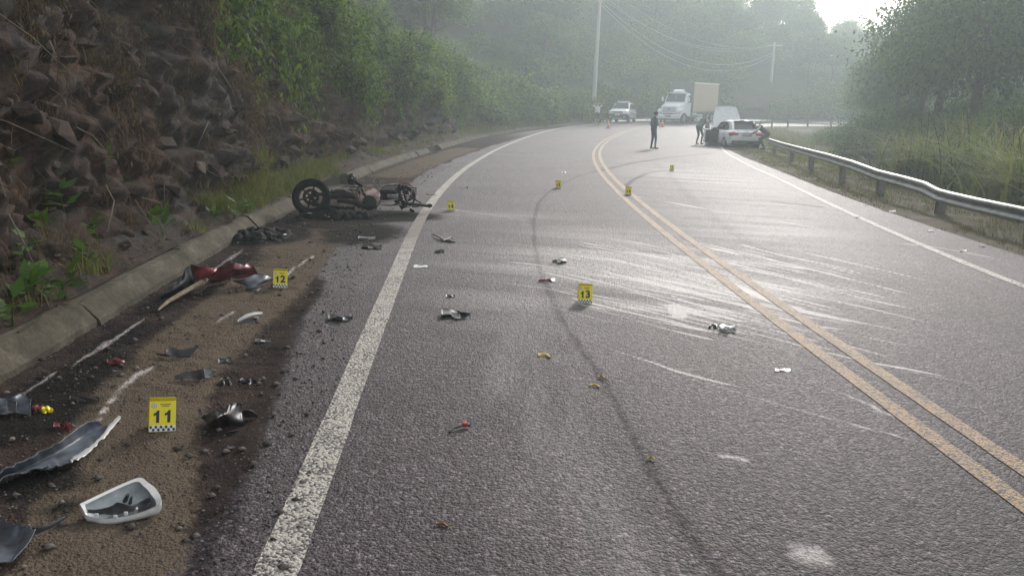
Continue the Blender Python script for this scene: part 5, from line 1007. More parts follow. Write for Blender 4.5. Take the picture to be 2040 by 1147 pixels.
# ------------------------------------------------------------------ vehicles (x forward, y left, built at the origin)
M_PAINT = mat('white_car_paint', (.74, .75, .76), .28, 0, .03, 4, dirt=(.6, .58, .55), dirt_amt=.15, coat=.6); M_GLASS = mat('dark_glass', (.02, .026, .03), .12, 0, .1, 3, spec=.3); M_RUB = mat('tyre_rubber', (.02, .02, .021), .85, 0, .2, 25); M_RIM = mat('alloy_rim', (.35, .36, .37), .4, .7, .15, 20); M_TRIM = mat('black_trim', (.025, .026, .028), .55, 0, .2, 20); M_LAMP = mat('clear_lamp', (.55, .58, .6), .15, .2, .15, 30); M_RLAMP = mat('red_lamp', (.42, .03, .035), .2, 0, .2, 20); M_INT = mat('dark_interior', (.02, .02, .022), .8, var=.2)
def wheel(root, x, y, r, w, side, m_rim=None):
    M = Matrix.Translation((x, y, r)) @ Matrix.Rotation(-side*math.pi/2, 4, 'X')
    t = MB().lathe([(r*.62, w*.5), (r*.8, w*.52), (r*.95, w*.46), (r, w*.25), (r, -w*.25), (r*.95, -w*.46), (r*.62, -w*.5)], 28, M).build('wheel', M_RUB, root, True)
    ri = MB().lathe([(r*.2, w*.36), (r*.25, w*.36), (r*.56, w*.3), (r*.63, w*.46), (r*.65, w*.46), (r*.63, -w*.3), (0, -w*.1)], 24, M).build('rim', M_TRIM, t, True)
    mb = MB()
    for k in range(5): a = k*1.2566; mb.tube([M @ Vector((math.cos(a)*r*.08, math.sin(a)*r*.08, w*.42)), M @ Vector((math.cos(a)*r*.6, math.sin(a)*r*.6, w*.42))], [r*.1, r*.075], 5)
    mb.lathe([(0, w*.46), (r*.16, w*.46), (r*.18, w*.3)], 14, M); mb.lathe([(r*.55, w*.42), (r*.64, w*.48), (r*.66, w*.4)], 24, M); mb.build('spokes', m_rim or M_RIM, t)
def hull(stations):
    rings = []
    for (x, w, zb, zs, zt, cr) in stations:
        h = zt-zb; half = [(w*.80, zb), (w*.96, zb+.07*h), (w, zb+.42*h), (w*.985, zs), (w*.93, zs+(zt-zs)*.55), (w*.80, zt), (w*.4, zt+cr*.75), (0, zt+cr)]
        full = [(x, y, z) for y, z in half]+[(x, -y, z) for y, z in half[:-1][::-1]]; rings.append(full)
    return rings
def quad(mb, pts, t=.006, off=None):
    a, b, c = (Vector(pts[i]) for i in range(3)); n = (b-a).cross(c-a).normalized(); o = Vector(off) if off else Vector((0, 0, 0)); mb.poly([Vector(p)+o for p in pts], n*t)
def car(name, label, st, gh, wx, wr, track, opts):
    root = empty(name, (0, 0, 0), 0, label, 'car'); body = MB().loft(hull(st)).build('body', M_PAINT, root, True)
    # greenhouse: gh = [(x, z, halfwidth)] base then roof: windscreen base, roof front, roof rear, rear base
    (xa, za, wa), (xb, zb, wb), (xc, zc, wc), (xd, zd, wd) = gh
    def ring(x, zlo, zhi, wlo, whi): return [(x, wlo, zlo), (x, whi, zhi-.05), (x, whi*.86, zhi), (x, 0, zhi+.035), (x, -whi*.86, zhi), (x, -whi, zhi-.05), (x, -wlo, zlo)]
    zbelt = za
    rings = [ring(xa, zbelt-.06, za+.02, wa, wa*.97), ring((xa*.35+xb*.65), zbelt-.06, za*.35+zb*.65, wa, wa*.35+wb*.65), ring(xb, zbelt-.06, zb, wa, wb), ring((xb+xc)/2, zbelt-.06, (zb+zc)/2+.03, (wa+wd)/2, (wb+wc)/2), ring(xc, zbelt-.06, zc, wd, wc), ring(xd, zbelt-.06, zd, wd, wd*.95)]
    cab = MB().loft(rings).build('cabin', M_PAINT, root, True)
    fr = Vector((xb-xa, 0, zb-za)).normalized(); nf = Vector((-fr.z, 0, fr.x)) if -fr.z > 0 else Vector((fr.z, 0, -fr.x)); k = .02
    lo = Vector((xa, 0, za))+fr*.05; hi = Vector((xb, 0, zb))-fr*.05; mb = MB(); quad(mb, [lo+Vector((0, wa*.88, 0)), lo-Vector((0, wa*.88, 0)), hi-Vector((0, wb*.82, 0)), hi+Vector((0, wb*.82, 0))], .012, nf*.05); mb.build('windscreen', M_GLASS, root)
    rr = Vector((xd-xc, 0, zd-zc)).normalized(); nr = Vector((rr.z, 0, -rr.x)); nr = nr if nr.x < 0 else -nr; lo = Vector((xd, 0, zd))-rr*.04; hi = Vector((xc, 0, zc))+rr*.06; mb = MB(); quad(mb, [hi+Vector((0, wc*.8, 0)), hi-Vector((0, wc*.8, 0)), lo-Vector((0, wd*.86, 0)), lo+Vector((0, wd*.86, 0))], .012, nr*.055); mb.build('rear_window', M_GLASS, root)
    for sgn in (1, -1):
        for poly in opts['side']:
            mb = MB(); pts = []
            for (x, z) in poly: f = (z-zbelt)/(zb-zbelt); pts.append((x, sgn*((wa+wd)/2*(1-f)+(wb+wc)/2*f+.004), z))
            mb.poly(pts, (0, sgn*.012, 0)); mb.build('side_window', M_GLASS, root)
        for x in wx:
            MB().lathe([(wr*.9, .03), (wr*1.2, .03), (wr*1.22, .0), (wr*1.1, -.12), (wr*.9, -.12)], 28, Matrix.Translation((x, sgn*(track+.055), wr*1.02)) @ Matrix.Rotation(-sgn*math.pi/2, 4, 'X')).build('wheel_arch', M_TRIM, root, True); wheel(root, x, sgn*(track-.0), wr, .22, sgn)
        MB().box((opts['mir'], sgn*(wa+.14), zbelt+.08), (.12, .2, .15), .04).build('door_mirror', opts.get('mirm', M_PAINT), root)
        MB().box((0, sgn*(opts['w']-.02), opts['sill']), (opts['sl'], .05, .16), .02).build('sill', M_TRIM, root)
        mb = MB()
        for x in opts['seams']: MB().box((x, sgn*(opts['w']+.002), zbelt-.33), (.012, .012, .58), .002).build('door_seam', M_TRIM, root)
        mb = MB()
        for x in opts['hand']: MB().box((x, sgn*(opts['w']+.012), zbelt-.13), (.18, .03, .03), .01).build('door_handle', opts.get('handm', M_PAINT), root)
    return root
def patrol():
    st = [(2.16, .62, .45, .72, .80, .02), (2.1, .78, .30, .75, .92, .03), (1.9, .86, .24, .82, 1.02, .04), (1.3, .9, .22, .88, 1.08, .05), (.9, .9, .22, .9, 1.1, .03), (0, .9, .22, .9, 1.1, .02), (-1.4, .9, .22, .92, 1.1, .02), (-2.0, .86, .28, .95, 1.08, .02), (-2.12, .74, .4, .9, 1.0, .01)]
    r = car('patrol_car', 'white patrol SUV with a roof light bar parked beyond the cones', st, [(1.0, 1.08, .8), (.25, 1.62, .64), (-1.55, 1.62, .64), (-2.02, 1.08, .78)], (1.33, -1.34), .36, .78, dict(side=[[(.72, 1.12), (.18, 1.52), (-.3, 1.54), (-.3, 1.12)], [(-.36, 1.12), (-.36, 1.54), (-1.15, 1.52), (-1.2, 1.12)], [(-1.28, 1.14), (-1.22, 1.5), (-1.5, 1.46), (-1.75, 1.2)]], mir=.75, mirm=M_TRIM, w=.9, sill=.3, sl=2.2, seams=(.75, -.33, -1.2), hand=(-.1, -1.0), handm=M_TRIM))
    MB().box((2.06, 0, .455), (.46, 1.8, .53), .09).build('front_bumper', M_TRIM, r); g = MB().box((2.155, 0, .83), (.06, .95, .13), .03).build('grille', M_TRIM, r)
    for z in (.8, .85): MB().box((2.19, 0, z), (.012, .9, .014), .003).build('grille_bar', M_RIM, g)
    MB().poly([(2.19, 0, .88), (2.19, .035, .83), (2.19, 0, .78), (2.19, -.035, .83)], (.012, 0, 0)).build('badge', M_STEELC, g)
    for s_ in (1, -1): MB().box((2.06, s_*.63, .84), (.16, .3, .15), .05).build('headlight', M_LAMP, r); MB().lathe([(0, .02), (.06, .02), (.07, 0)], 14, Matrix.Translation((2.28, s_*.6, .42)) @ Matrix.Rotation(math.pi/2, 4, 'Y')).build('fog_lamp', M_LAMP, r); MB().tube([(.2, s_*.6, 1.68), (-1.4, s_*.6, 1.68)], .022, 6).build('roof_rail', M_TRIM, r); MB().box((-2.06, s_*.66, .98), (.12, .22, .22), .03).build('tail_light', M_RLAMP, r); MB().box((-.4, s_*.905, .72), (1.3, .01, .16), .003).build('side_stripe', mat('stripe_grey', (.3, .27, .33), .5, var=.2), r)
    MB().box((2.295, 0, .62), (.02, .42, .12), .004).build('number_plate', mat('plate_pale', (.5, .52, .53), .5, var=.2, scale=60), r); MB().box((2.27, 0, .28), (.08, .9, .09), .02).build('skid_plate', M_RIM, r)
    b = MB().box((-.2, 0, 1.73), (.28, 1.12, .1), .03).build('light_bar', mat('lightbar_lens', (.5, .52, .5), .25, var=.2), r); MB().box((-.2, 0, 1.675), (.2, .9, .04), .01).build('light_bar_base', M_TRIM, b)
    p = at(1243, 244.5); r.location = (p[0], p[1]+1.2, float(hz(p[0], p[1]+1.2))+.01); r.rotation_euler.z = -math.radians(90+19)+math.radians(0); return r
patrol()
def crashed():
    st = [(1.95, .55, .42, .62, .70, .02), (1.75, .78, .28, .68, .82, .02), (1.3, .86, .24, .76, .90, .02), (.9, .9, .22, .84, .97, .02), (0, .9, .2, .86, 1.0, .02), (-1.3, .9, .22, .88, 1.0, .02), (-1.95, .88, .3, .9, 1.0, .02), (-2.15, .82, .36, .86, .98, .01), (-2.22, .7, .42, .7, .92, .01)]
    r = car('crashed_car', 'white hatchback with raised bonnet and open door stopped against the guardrail end', st, [(.85, .98, .76), (.05, 1.46, .6), (-1.45, 1.45, .6), (-2.1, 1.02, .74)], (1.28, -1.36), .345, .79, dict(side=[[(.5, 1.02), (.0, 1.36), (-.45, 1.39), (-.45, 1.02)], [(-.52, 1.02), (-.52, 1.39), (-1.15, 1.36), (-1.5, 1.12), (-1.4, 1.02)]], mir=.55, w=.9, sill=.28, sl=2.2, seams=(-.5, .72), hand=(-1.25,)))
    B = MB().box((0, 0, 0), (1, 1, 1), .01)
    # bonnet: curved sheet hinged at the windscreen, standing up
    rows = []
    for i in range(9):
        f = i/8; rows.append([((.82+.42*f*1.05+.06*math.sin(f*3)), y*(.78-.26*max(0, f-.55)**1.3*2.0*abs(y)-.05*f), 1.0+1.2*f+(-.05*y*y)) for y in np.linspace(-1, 1, 11)])
    G = np.array(rows); link('bonnet', patch('bonnet', [[tuple(p) for p in rr] for rr in rows], M_PAINT, None, 22, 16, .03, pix=False).data, r); o = bpy.data.objects['bonnet']; bpy.data.objects.remove(o)
    for s_ in (1, -1): MB().tube([(1.0, s_*.6, .9), (1.12, s_*.5, 1.5)], .012, 6).build('bonnet_strut', M_TRIM, r)
    MB().box((1.35, 0, .86), (.8, 1.3, .12), .03).build('engine_bay', M_INT, r)
    MB().poly([(.74, .915, .3), (.74, .915, 1.0), (.45, .86, 1.1), (-.42, .86, 1.1), (-.46, .915, 1.0), (-.46, .915, .3)], (0, .012, 0)).build('door_opening', M_INT, r)
    d = MB(); Md = Matrix.Translation((.74, .92, 0)) @ Matrix.Rotation(math.radians(-33), 4, 'Z'); d.box((-.58, .03, .66), (1.14, .09, .72), .04, Md); dd = d.build('open_door', M_PAINT, r, True); MB().box((-.62, -.03, .66), (1.0, .05, .6), .02, Md).build('door_lining', M_INT, dd); MB().poly([Md @ Vector(p) for p in ((-.2, .02, 1.03), (-.62, .0, 1.36), (-1.1, .0, 1.36), (-1.12, .02, 1.03))], (0, .012, 0)).build('door_glass', M_GLASS, dd)
    MB().box((-2.2, 0, .42), (.12, 1.5, .22), .05).build('rear_bumper_trim', M_TRIM, r); hatch = MB().box((-2.2, 0, .78), (.06, 1.15, .34), .05).build('tailgate', M_PAINT, r, True)
    for s_ in (1, -1): MB().box((-2.13, s_*.66, .83), (.26, .5, .19), .07).build('tail_light', M_RLAMP, r)
    MB().box((-2.24, 0, .76), (.02, .5, .1), .004).build('number_plate', mat('plate_grey', (.35, .37, .38), .5, var=.2, scale=60), r); MB().box((-2.23, 0, .86), (.02, .62, .03), .006).build('chrome_bar', M_STEELC, r); MB().lathe([(.03, .012), (.045, .012), (.045, 0), (.03, 0), (.03, .012)], 16, Matrix.Translation((-2.225, 0, .95)) @ Matrix.Rotation(-math.pi/2, 4, 'Y')).build('badge', M_STEELC, r)
    MB().box((-1.55, 0, 1.5), (.3, 1.05, .03), .012).build('roof_spoiler', M_PAINT, r)
    p = at(1484, 296); r.location = (p[0]-.05, p[1]+2.3, -.1); r.rotation_euler.z = math.radians(90+4); r.scale = (.95, .95, .98); return r
CRASH = crashed()
def truck():
    r = empty('delivery_truck', (0, 0, 0), 0, 'white bonneted truck with tan curtain-sided box stopped across the far bend', 'truck'); W2 = 1.2
    M_TAN = mat('tan_curtain', (.44, .34, .255), .7, 0, .08, 3, dirt=(.36, .28, .22), dirt_amt=.3); M_BOXG = mat('box_front_grey', (.1, .12, .125), .6, 0, .15, 5); M_TW = mat('truck_white', (.74, .75, .76), .35, 0, .04, 5, dirt=(.55, .53, .5), dirt_amt=.2, coat=.3)
    # chassis
    for y in (.42, -.42): MB().box((-2.2, y, .82), (9.0, .1, .24), .02).build('chassis_rail', M_TRIM, r)
    # box body, front face at x = -.9
    MB().box((-4.55, 0, 2.42), (7.2, 2.42, 3.0), .03).build('box_core', M_BOXG, r)
    for s_ in (1, -1):
        c = MB()
        n = 46; pts = []
        for i in range(n+1): x = -.98-7.1*i/n; pts.append((x, s_*(1.222+.012*math.sin(i*1.9)), 0))
        vs = [(x, y, 1.08) for x, y, _ in pts]+[(x, y, 3.78) for x, y, _ in pts]+[(x, s_*1.2, 1.08) for x, y, _ in pts]+[(x, s_*1.2, 3.78) for x, y, _ in pts]; m_ = n+1; fs = []
        for i in range(n): fs += [(i, i+1, m_+i+1, m_+i), (2*m_+i, 3*m_+i, 3*m_+i+1, 2*m_+i+1), (m_+i, m_+i+1, 3*m_+i+1, 3*m_+i), (i, 2*m_+i, 2*m_+i+1, i+1)]
        c.add(vs, fs); cur = c.build('curtain', M_TAN, r); MB().box((-4.55, s_*1.225, 3.86), (7.2, .04, .14), .01).build('roof_rail', mat('rail_cream', (.62, .58, .52), .5, var=.1), r)
        for i in range(13): MB().box((-1.3-i*.53, s_*1.245, 1.1), (.05, .012, .34), .003).build('strap', M_TRIM, cur)
        MB().box((-3.1, s_*1.12, .75), (1.9, .06, .13), .01).build('side_guard', M_TW, r); MB().box((-3.1, s_*1.12, .5), (1.9, .06, .13), .01).build('side_guard', M_TW, r)
        for x in (-5.3, -6.5): wheel(r, x, s_*.98, .5, .5, s_, M_RIM)
        wheel(r, 1.05, s_*1.0, .5, .3, s_, M_RIM)
    MB().box((-8.1, 0, .95), (.12, 2.35, .14), .02).build('rear_bumper', M_TW, r); MB().box((-8.1, 0, .6), (.1, 2.35, .12), .02).build('rear_underrun', M_TW, r)
    # cab: x from -.75 to .75; bonnet on to 2.2
    st = [(-.72, 1.1, .85, 2.3, 2.95, .04), (-.3, 1.1, .85, 2.3, 2.98, .05), (.2, 1.1, .85, 2.2, 2.95, .05)]
    rg = []
    for x, w, zt in ((-.72, 1.08, 2.86), (.05, 1.1, 2.9), (.28, 1.08, 2.84)): rg.append([(x, w, .9), (x, w*1.02, 1.9), (x, w*.93, zt-.12), (x, w*.8, zt), (x, 0, zt+.06), (x, -w*.8, zt), (x, -w*.93, zt-.12), (x, -w*1.02, 1.9), (x, -w, .9)])
    x = .72; rg.append([(x, 1.08, .9), (x, 1.1, 1.86), (x, 1.05, 1.95), (x, .8, 1.98), (x, 0, 2.0), (x, -.8, 1.98), (x, -1.05, 1.95), (x, -1.1, 1.86), (x, -1.08, .9)])
    MB().loft(rg).build('cab', M_TW, r, True); mb = MB(); quad(mb, [(.7, .95, 2.04), (.7, -.95, 2.04), (.34, -.88, 2.74), (.34, .88, 2.74)], .015, (.03, 0, .015)); mb.build('windscreen', M_GLASS, r); MB().box((.5, 0, 2.38), (.04, .03, .6), .005, Matrix.Translation((.06, 0, 0))).build('screen_divider', M_TW, r); MB().box((.42, 0, 2.86), (.28, 2.0, .05), .015).build('sun_visor', M_TW, r)
    MB().loft([[(x, s1*w, z) for s1, z in ((1, 2.95), (.9, 2.95+h), (-.9, 2.95+h), (-1, 2.95))] for x, w, h in ((.2, .5, .1), (-.1, .52, .26), (-.5, .52, .28))]).build('roof_unit', M_TW, r)
    for s_ in (1, -1):
        MB().poly([(.12, s_*1.12, 1.98), (-.02, s_*1.06, 2.66), (-.58, s_*1.06, 2.66), (-.58, s_*1.12, 1.98)], (0, s_*.014, 0)).build('side_window', M_GLASS, r); MB().tube([(.5, s_*1.05, 2.5), (.62, s_*1.32, 2.52), (.62, s_*1.32, 1.95), (.5, s_*1.08, 1.92)], .018, 6).build('mirror_arm', M_TRIM, r); MB().box((.6, s_*1.35, 2.3), (.07, .2, .42), .03).build('mirror', M_TW, r)
        MB().loft([[(x, s_*(y0), z0), (x, s_*1.2, z0), (x, s_*1.2, z1), (x, s_*(y0), z1)] for x, y0, z0, z1 in ((.35, .8, .95, 1.15), (.7, .8, 1.0, 1.35), (1.1, .8, 1.05, 1.42), (1.6, .8, .95, 1.38), (2.0, .8, .7, 1.25))]).build('front_wing', M_TW, r, True)
        hl = MB().box((2.1, s_*.92, .98), (.1, .4, .2), .03).build('headlight', M_LAMP, r); MB().box((-.1, s_*1.12, 1.2), (1.0, .02, 1.0), .01).build('door_panel', M_TW, r)
    MB().loft([[(x, w, .95), (x, w, z-.12), (x, w*.85, z), (x, -w*.85, z), (x, -w, z-.12), (x, -w, .95)] for x, w, z in ((.6, 1.0, 1.98), (1.4, .92, 1.86), (2.0, .86, 1.72), (2.12, .8, 1.55))]).build('bonnet', M_TW, r, True)
    g = MB().box((2.13, 0, 1.33), (.06, 1.3, .5), .03).build('grille', mat('grille_pale', (.5, .51, .52), .45, var=.1), r)
    for k in range(5): MB().box((2.17, 0, 1.16+.085*k), (.02, 1.22, .03), .004).build('grille_bar', M_TW, g)
    MB().lathe([(.07, .012), (.1, .012), (.1, 0), (.07, 0), (.07, .012)], 20, Matrix.Translation((2.18, 0, 1.4)) @ Matrix.Rotation(math.pi/2, 4, 'Y')).build('round_badge', M_TRIM, g)
    b = MB().box((2.2, 0, .66), (.28, 2.4, .42), .06).build('front_bumper', M_TW, r, True); MB().box((2.345, 0, .72), (.02, .62, .16), .004).build('number_plate', mat('plate_red', (.3, .17, .17), .5, var=.2), b); MB().box((2.345, 0, 1.0-.06), (.02, .9, .06), .01).build('air_slot', M_TRIM, b); MB().box((2.2, 0, .38), (.2, 2.2, .12), .03).build('lower_valance', M_TRIM, r)
    MB().tube([(-2.0, 1.0, .8), (-.9, 1.0, .8)], .28, 14).build('fuel_tank', M_RIM, r, True)
    p = at(1334, 246); a = math.radians(33); r.location = (p[0]+math.sin(a)*1.6, p[1]+math.cos(a)*1.6, float(hz(p[0]+1, p[1]+2))-.02); r.rotation_euler = (0, math.radians(1.2), -math.pi/2-a); r.scale = (.91, .91, .90); return r
truck()
# ------------------------------------------------------------------ cones, poles, cables
def cone(px, py, label):
    p = at(px, py); r = empty('traffic_cone', (p[0], p[1], p[2]+.005), .3, label, 'traffic cone'); MO = mat('cone_orange', (.72, .1, .05), .5, var=.15); MB().box((0, 0, .02), (.4, .4, .04), .015).build('base', MO, r); r.scale = (.82, .82, .82); b = MB().lathe([(.15, .04), (.14, .06), (.03, .74), (.02, .75), (0, .75)], 24).build('cone_body', MO, r, True)
    for z in (.3, .5): MB().lathe([(.147-.162*(z-.02), z), (.147-.162*(z+.1-.02), z+.1)], 24).build('reflective_band', M_WPL, b, True)
cone(1212, 256, 'orange cone with white bands between the standing person and the patrol car'); cone(1319, 253, 'orange cone with white bands in front of the truck')
M_CONC = mat('pole_concrete', (.42, .41, .39), .8, 0, .2, 6, dirt=(.25, .25, .23), dirt_amt=.3); M_WIRE = mat('cable_grey', (.25, .26, .27), .5, var=.1)
def pole(label, top_px, base_px, dist, ground):
    d0 = ray(*base_px); k = dist/math.hypot(d0[0], d0[1]); x, y = d0[0]*k, d0[1]*k; dt = ray(*top_px); kt = dist/math.hypot(dt[0], dt[1]); T = CP+dt*kt; B = np.array([x, y, ground]); b2 = CP+d0*k; f = (b2-T); B = T+f*((T[2]-ground)/(T[2]-b2[2])); r = empty('utility_pole', B, 0, label, 'utility pole'); tp = Vector(T-B)
    MB().tube([(0, 0, -.5), tp*.5, tp], [.19, .15, .11], 14).build('shaft', M_CONC, r, True); c = MB().box(tp-Vector((0, 0, .35)), (1.9, .1, .12), .01, Matrix.Rotation(0, 4, 'Z')).build('crossarm', M_CONC, r)
    for s_ in (-.8, -.3, .3, .8): MB().lathe([(.02, 0), (.04, .04), (.03, .08), (.045, .12), (0, .16)], 10, Matrix.Translation(tp-Vector((-s_, 0, .29)))).build('insulator', M_DGREY, c)
    return T
T1 = pole('thick concrete utility pole rising from the bank behind the patrol car', (1197, -22), (1187, 138), 70.0, 3.0); T2 = pole('slim concrete utility pole above the far bend right of the truck', (1543, 85), (1534, 190), 98.0, 2.2)
for j, (o, dz, sg) in enumerate(((-.8, .0, 2.2), (-.3, .0, 2.5), (.8, .0, 2.0), (.1, -.9, 3.0), (.1, -1.15, 3.4))):
    a = T1+np.array([o, 0, -.15+dz]); b = T2+np.array([o, 0, -.15+dz]); P = [a+(b-a)*f-np.array([0, 0, 4*sg*f*(1-f)]) for f in np.linspace(0, 1, 28)]; ob = MB().tube(P, .016 if j < 3 else .026, 6).build('overhead_cable', M_WIRE); tag(ob, 'thin sagging overhead power wire strung between the two utility poles' if j < 3 else 'thicker sagging telephone cable slung low between the two utility poles', 'cable', 'power wires between the poles' if j < 3 else 'telephone cables between the poles')
# ------------------------------------------------------------------ people
M_SKIN = mat('skin', (.42, .25, .18), .5, var=.12); M_HAIR = mat('dark_hair', (.02, .016, .014), .6, var=.3); M_NAVY = mat('navy_uniform', (.055, .064, .085), .8, var=.3, scale=20); M_GREYC = mat('grey_uniform', (.10, .115, .125), .8, var=.25, scale=20); M_WSH = mat('white_shirt', (.66, .66, .66), .75, var=.08); M_BOOT = mat('black_boot', (.015, .015, .016), .5, var=.3); M_PALEJ = mat('pale_blue_shirt', (.5, .53, .56), .75, var=.1)
def human(name, label, J, mats, loc, rz, hair=True, long_hair=False):
    """J: joint dict in metres (x right, y forward = facing, z up); one continuous surface grown over the skeleton"""
    V = Vector; caps = []
    def cap(a, b, ra, rb, key): caps.append((V(a), V(b), ra, rb, key))
    pel, chest, neck, head = V(J['pelvis']), V(J['chest']), V(J['neck']), V(J['head']); side = V(J.get('side', (1, 0, 0)))
    for s_ in (-1, 1): cap(pel+side*.07*s_, chest+side*.09*s_, .105, .115, 'torso'); cap(chest+side*.02*s_, chest+side*.15*s_+V((0, 0, .1)), .1, .062, 'torso')
    cap(pel+side*-.07, pel+side*.07, .115, .115, 'hips'); cap(chest+V((0, 0, .1)), neck, .07, .055, 'torso'); hd = (head-neck).normalized(); cap(neck, head, .052, .055, 'skin'); face = V(J.get('face', (0, 1, 0)))
    cap(head+hd*.01, head+hd*.07, .078, .088, 'skin'); cap(head+face*.03-hd*.03, head+face*.035, .055, .062, 'skin'); cap(head+face*.095-hd*.0, head+face*.088+hd*.04, .014, .008, 'skin'); cap(head+face*.083-hd*.045, head+face*.083-hd*.043, .02, .02, 'skin')
    es = face.cross(hd).normalized()
    for s_ in (-1, 1): cap(head+es*.083*s_, head+es*.085*s_+hd*.035, .014, .017, 'skin')
    for s_, k in ((-1, 'l'), (1, 'r')):
        sh, el, wr = V(J['sh_'+k]), V(J['el_'+k]), V(J['wr_'+k]); cap(sh, el, .054, .043, 'sleeve'); cap(el, wr, .041, .029, 'forearm'); d = (wr-el).normalized(); hn = V(J.get('hand_'+k, tuple(d))).normalized(); palm = wr+hn*.07; cap(wr, palm, .03, .036, 'skin'); a = hn.cross(V((.1, .95, .2))).normalized(); b = a.cross(hn)
        for i, ln in enumerate((.062, .074, .07, .055)): o = palm+a*(.03-.02*i); m2 = o+hn*ln*.55+b*.008; cap(o, m2, .0105, .0095, 'skin'); cap(m2, m2+hn*ln*.45+b*.02, .0095, .008, 'skin')
        t0 = wr+hn*.03+a*.03; cap(t0, t0+hn*.035+a*.03, .012, .011, 'skin'); cap(t0+hn*.035+a*.03, t0+hn*.06+a*.036, .011, .009, 'skin')
        hp, kn, an = pel+side*.09*s_-V((0, 0, .04)), V(J['kn_'+k]), V(J['an_'+k]); cap(hp, kn, .092, .06, 'thigh'); cap(kn, an, .058, .042, 'shin'); td = V(J.get('toe', (0, 1, 0))); cap(an-V((0, 0, .045)), an+td*.15-V((0, 0, .06)), .042, .034, 'shoe')
        if 'skirt' in mats: cap(hp, hp+(kn-hp)*.75, .115, .12, 'skirt')
    mb = MB()
    for a, b, ra, rb, key in caps:
        d = b-a; L = d.length; d = d.normalized() if L > 1e-6 else V((0, 0, 1)); n = 5; pts = []; rs = []
        for i in range(n): w = math.pi/2*i/n; pts.append(a-d*ra*math.cos(w)); rs.append(max(.0008, ra*math.sin(w)))
        pts += [a, b]; rs += [ra, rb]
        for i in range(1, n+1): w = math.pi/2*i/n; pts.append(b+d*rb*math.sin(w)); rs.append(max(.0008, rb*math.cos(w)))
        mb.tube(pts, rs, 12)
    me = bpy.data.meshes.new('tmp'); me.from_pydata([tuple(v) for v in mb.v], [], mb.f); o = bpy.data.objects.new('tmp', me); COL.objects.link(o); md = o.modifiers.new('r', 'REMESH'); md.mode = 'VOXEL'; md.voxel_size = .0095; s2 = o.modifiers.new('s', 'SMOOTH'); s2.iterations = 3; s2.factor = .5
    bpy.context.view_layer.update(); me2 = bpy.data.meshes.new_from_object(o.evaluated_get(bpy.context.evaluated_depsgraph_get())); bpy.data.objects.remove(o)
    keys = list(mats.keys()); me2.materials.clear()
    for k in keys: me2.materials.append(mats[k])
    n = len(me2.polygons); cen = np.zeros(n*3); me2.polygons.foreach_get('center', cen); cen = cen.reshape(-1, 3); best = np.full(n, 9.); idx = np.zeros(n, np.int32)
    for a, b, ra, rb, key in caps:
        a_, d = np.array(a), np.array(b-a); L = max(d@d, 1e-9); t = np.clip((cen-a_)@d/L, 0, 1); q = np.linalg.norm(cen-a_-t[:, None]*d, axis=1)-(ra+(rb-ra)*t); ki = keys.index(key if key in keys else 'torso'); m_ = q < best; idx[m_] = ki; best = np.minimum(best, q)
    me2.polygons.foreach_set('material_index', idx); me2.polygons.foreach_set('use_smooth', np.ones(n, bool)); me2.name = 'body'
    root = empty('person', loc, rz, label, 'person'); link('body', me2, root)
    hb = MB(); hb.ell((0, 0, 0), (.094, .104, .1), 8); Rm = Matrix.Translation(head+hd*.075-face*.022) @ face.to_track_quat('Y', 'Z').to_matrix().to_4x4(); hb.v = [tuple(Rm @ V(v)) for v in hb.v]
    hb.build('hair', M_HAIR, root, True)
    for s_ in (-1, 1): MB().ell(head+face*.083+es*.032*s_+hd*.022, (.011, .008, .008), 5).build('eye', M_BOOT, root, True)
    return root
def stand(h=1.0):
    return dict(pelvis=(0, 0, .95), chest=(0, .01, 1.28), neck=(0, .02, 1.5), head=(0, .04, 1.6), sh_l=(-.19, .01, 1.41), sh_r=(.19, .01, 1.41), el_l=(-.25, -.03, 1.13), el_r=(.25, -.03, 1.13), wr_l=(-.26, .06, .9), wr_r=(.26, .06, .9), kn_l=(-.11, .03, .51), kn_r=(.11, .03, .51), an_l=(-.12, -.02, .1), an_r=(.12, -.02, .1))
p = at(1300, 297); J = stand(); J.update(el_r=(.26, .02, 1.14), wr_r=(.1, .24, 1.12), hand_r=(-.9, .3, .1), kn_r=(.12, .07, .51), an_r=(.13, .06, .1), head=(.0, .06, 1.59))
human('person', 'person in a dark navy uniform standing alone on the far lane', J, dict(torso=M_NAVY, hips=M_NAVY, sleeve=M_NAVY, forearm=M_NAVY, thigh=M_NAVY, shin=M_NAVY, shoe=M_BOOT, skin=M_SKIN), (p[0], p[1], p[2]+.0), -1.25).scale = (.95, .95, .95)
p = at(1189, 250.5); J = stand(); J.update(el_l=(-.34, .1, 1.52), wr_l=(-.16, .03, 1.68), hand_l=(.9, 0, .3), el_r=(.36, .1, 1.5), wr_r=(.17, .03, 1.68), hand_r=(-.9, 0, .3), sh_l=(-.19, .01, 1.43), sh_r=(.19, .01, 1.43))
human('person', 'person in white top and dark shorts holding both hands to the head', J, dict(torso=M_WSH, hips=M_NAVY, sleeve=M_WSH, forearm=M_SKIN, thigh=M_NAVY, shin=M_SKIN, shoe=M_BOOT, skin=M_SKIN, skirt=M_NAVY), (p[0], p[1], p[2]+.0), 3.0)
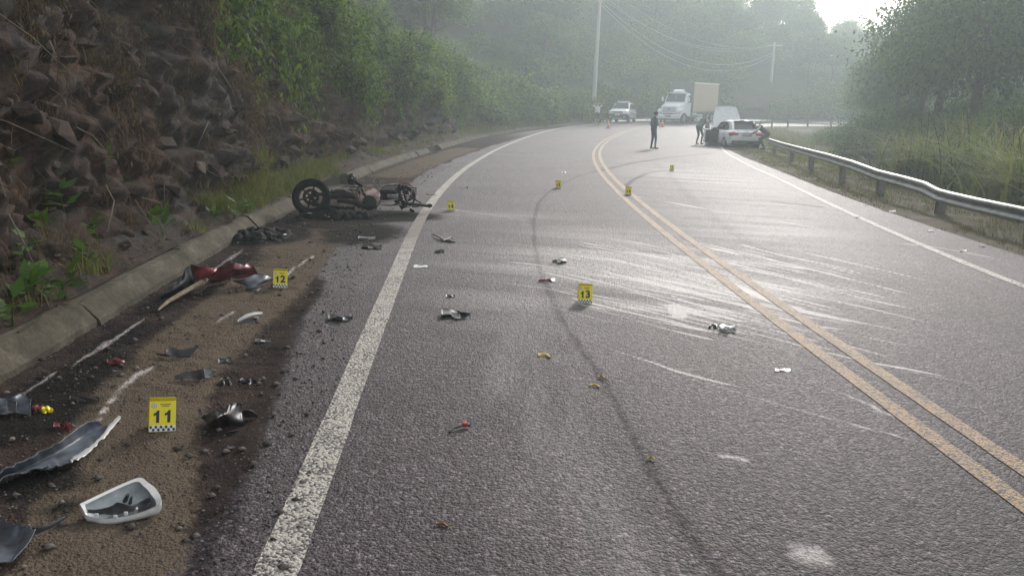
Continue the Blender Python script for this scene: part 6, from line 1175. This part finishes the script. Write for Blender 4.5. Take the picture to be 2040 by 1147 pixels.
p = at(1393, 288); J = dict(side=(1, 0, 0), pelvis=(0, -.12, .9), chest=(0, .14, 1.16), neck=(0, .32, 1.26), head=(0, .4, 1.27), face=(0, .75, -.66), sh_l=(-.19, .22, 1.24), sh_r=(.19, .22, 1.24), el_l=(-.24, .3, .98), el_r=(.24, .32, .98), wr_l=(-.2, .46, .8), wr_r=(.16, .48, .82), kn_l=(-.12, .04, .5), kn_r=(.12, .06, .5), an_l=(-.14, -.06, .1), an_r=(.15, -.04, .1))
human('person', 'person in grey uniform with white sleeves leaning towards the open car door', J, dict(torso=M_GREYC, hips=M_GREYC, sleeve=M_WSH, forearm=M_WSH, thigh=M_GREYC, shin=M_GREYC, shoe=M_BOOT, skin=M_SKIN), (p[0], p[1], p[2]), -.95)
p = at(1517, 299); J = dict(side=(1, 0, 0), pelvis=(0, -.22, .74), chest=(0, .1, .96), neck=(0, .3, 1.04), head=(0, .39, 1.06), face=(0, .9, -.42), sh_l=(-.19, .18, 1.04), sh_r=(.19, .18, 1.04), el_l=(-.26, .34, .84), el_r=(.27, .3, .8), wr_l=(-.2, .5, .74), wr_r=(.2, .5, .7), kn_l=(-.14, .14, .5), kn_r=(.14, .1, .48), an_l=(-.13, -.1, .1), an_r=(.14, -.12, .1))
human('person', 'person in dark trousers and pale top bending over behind the crashed car', J, dict(torso=M_NAVY, hips=M_NAVY, sleeve=M_PALEJ, forearm=M_SKIN, thigh=M_NAVY, shin=M_NAVY, shoe=M_BOOT, skin=M_SKIN), (p[0], p[1], gz(p[0], p[1])+.01), 1.3)
# ------------------------------------------------------------------ the misty air
def haze():
    b = MB().box((60, 90, 26), (420, 520, 66), .5).build('haze', bpy.data.materials.new('haze'))
    ma = b.data.materials[0]; ma.use_nodes = True; t = ma.node_tree; t.nodes.clear(); o = nd(t, 'ShaderNodeOutputMaterial'); v = nd(t, 'ShaderNodeVolumePrincipled')
    v.inputs['Color'].default_value = (.83, .955, .99, 1); v.inputs['Density'].default_value = HAZE; v.inputs['Anisotropy'].default_value = .5
    t.links.new(v.outputs[0], o.inputs['Volume']); tag(b, 'pale mist filling the wooded valley over the road', 'haze', kind='stuff')
HAZE = .0038
haze()
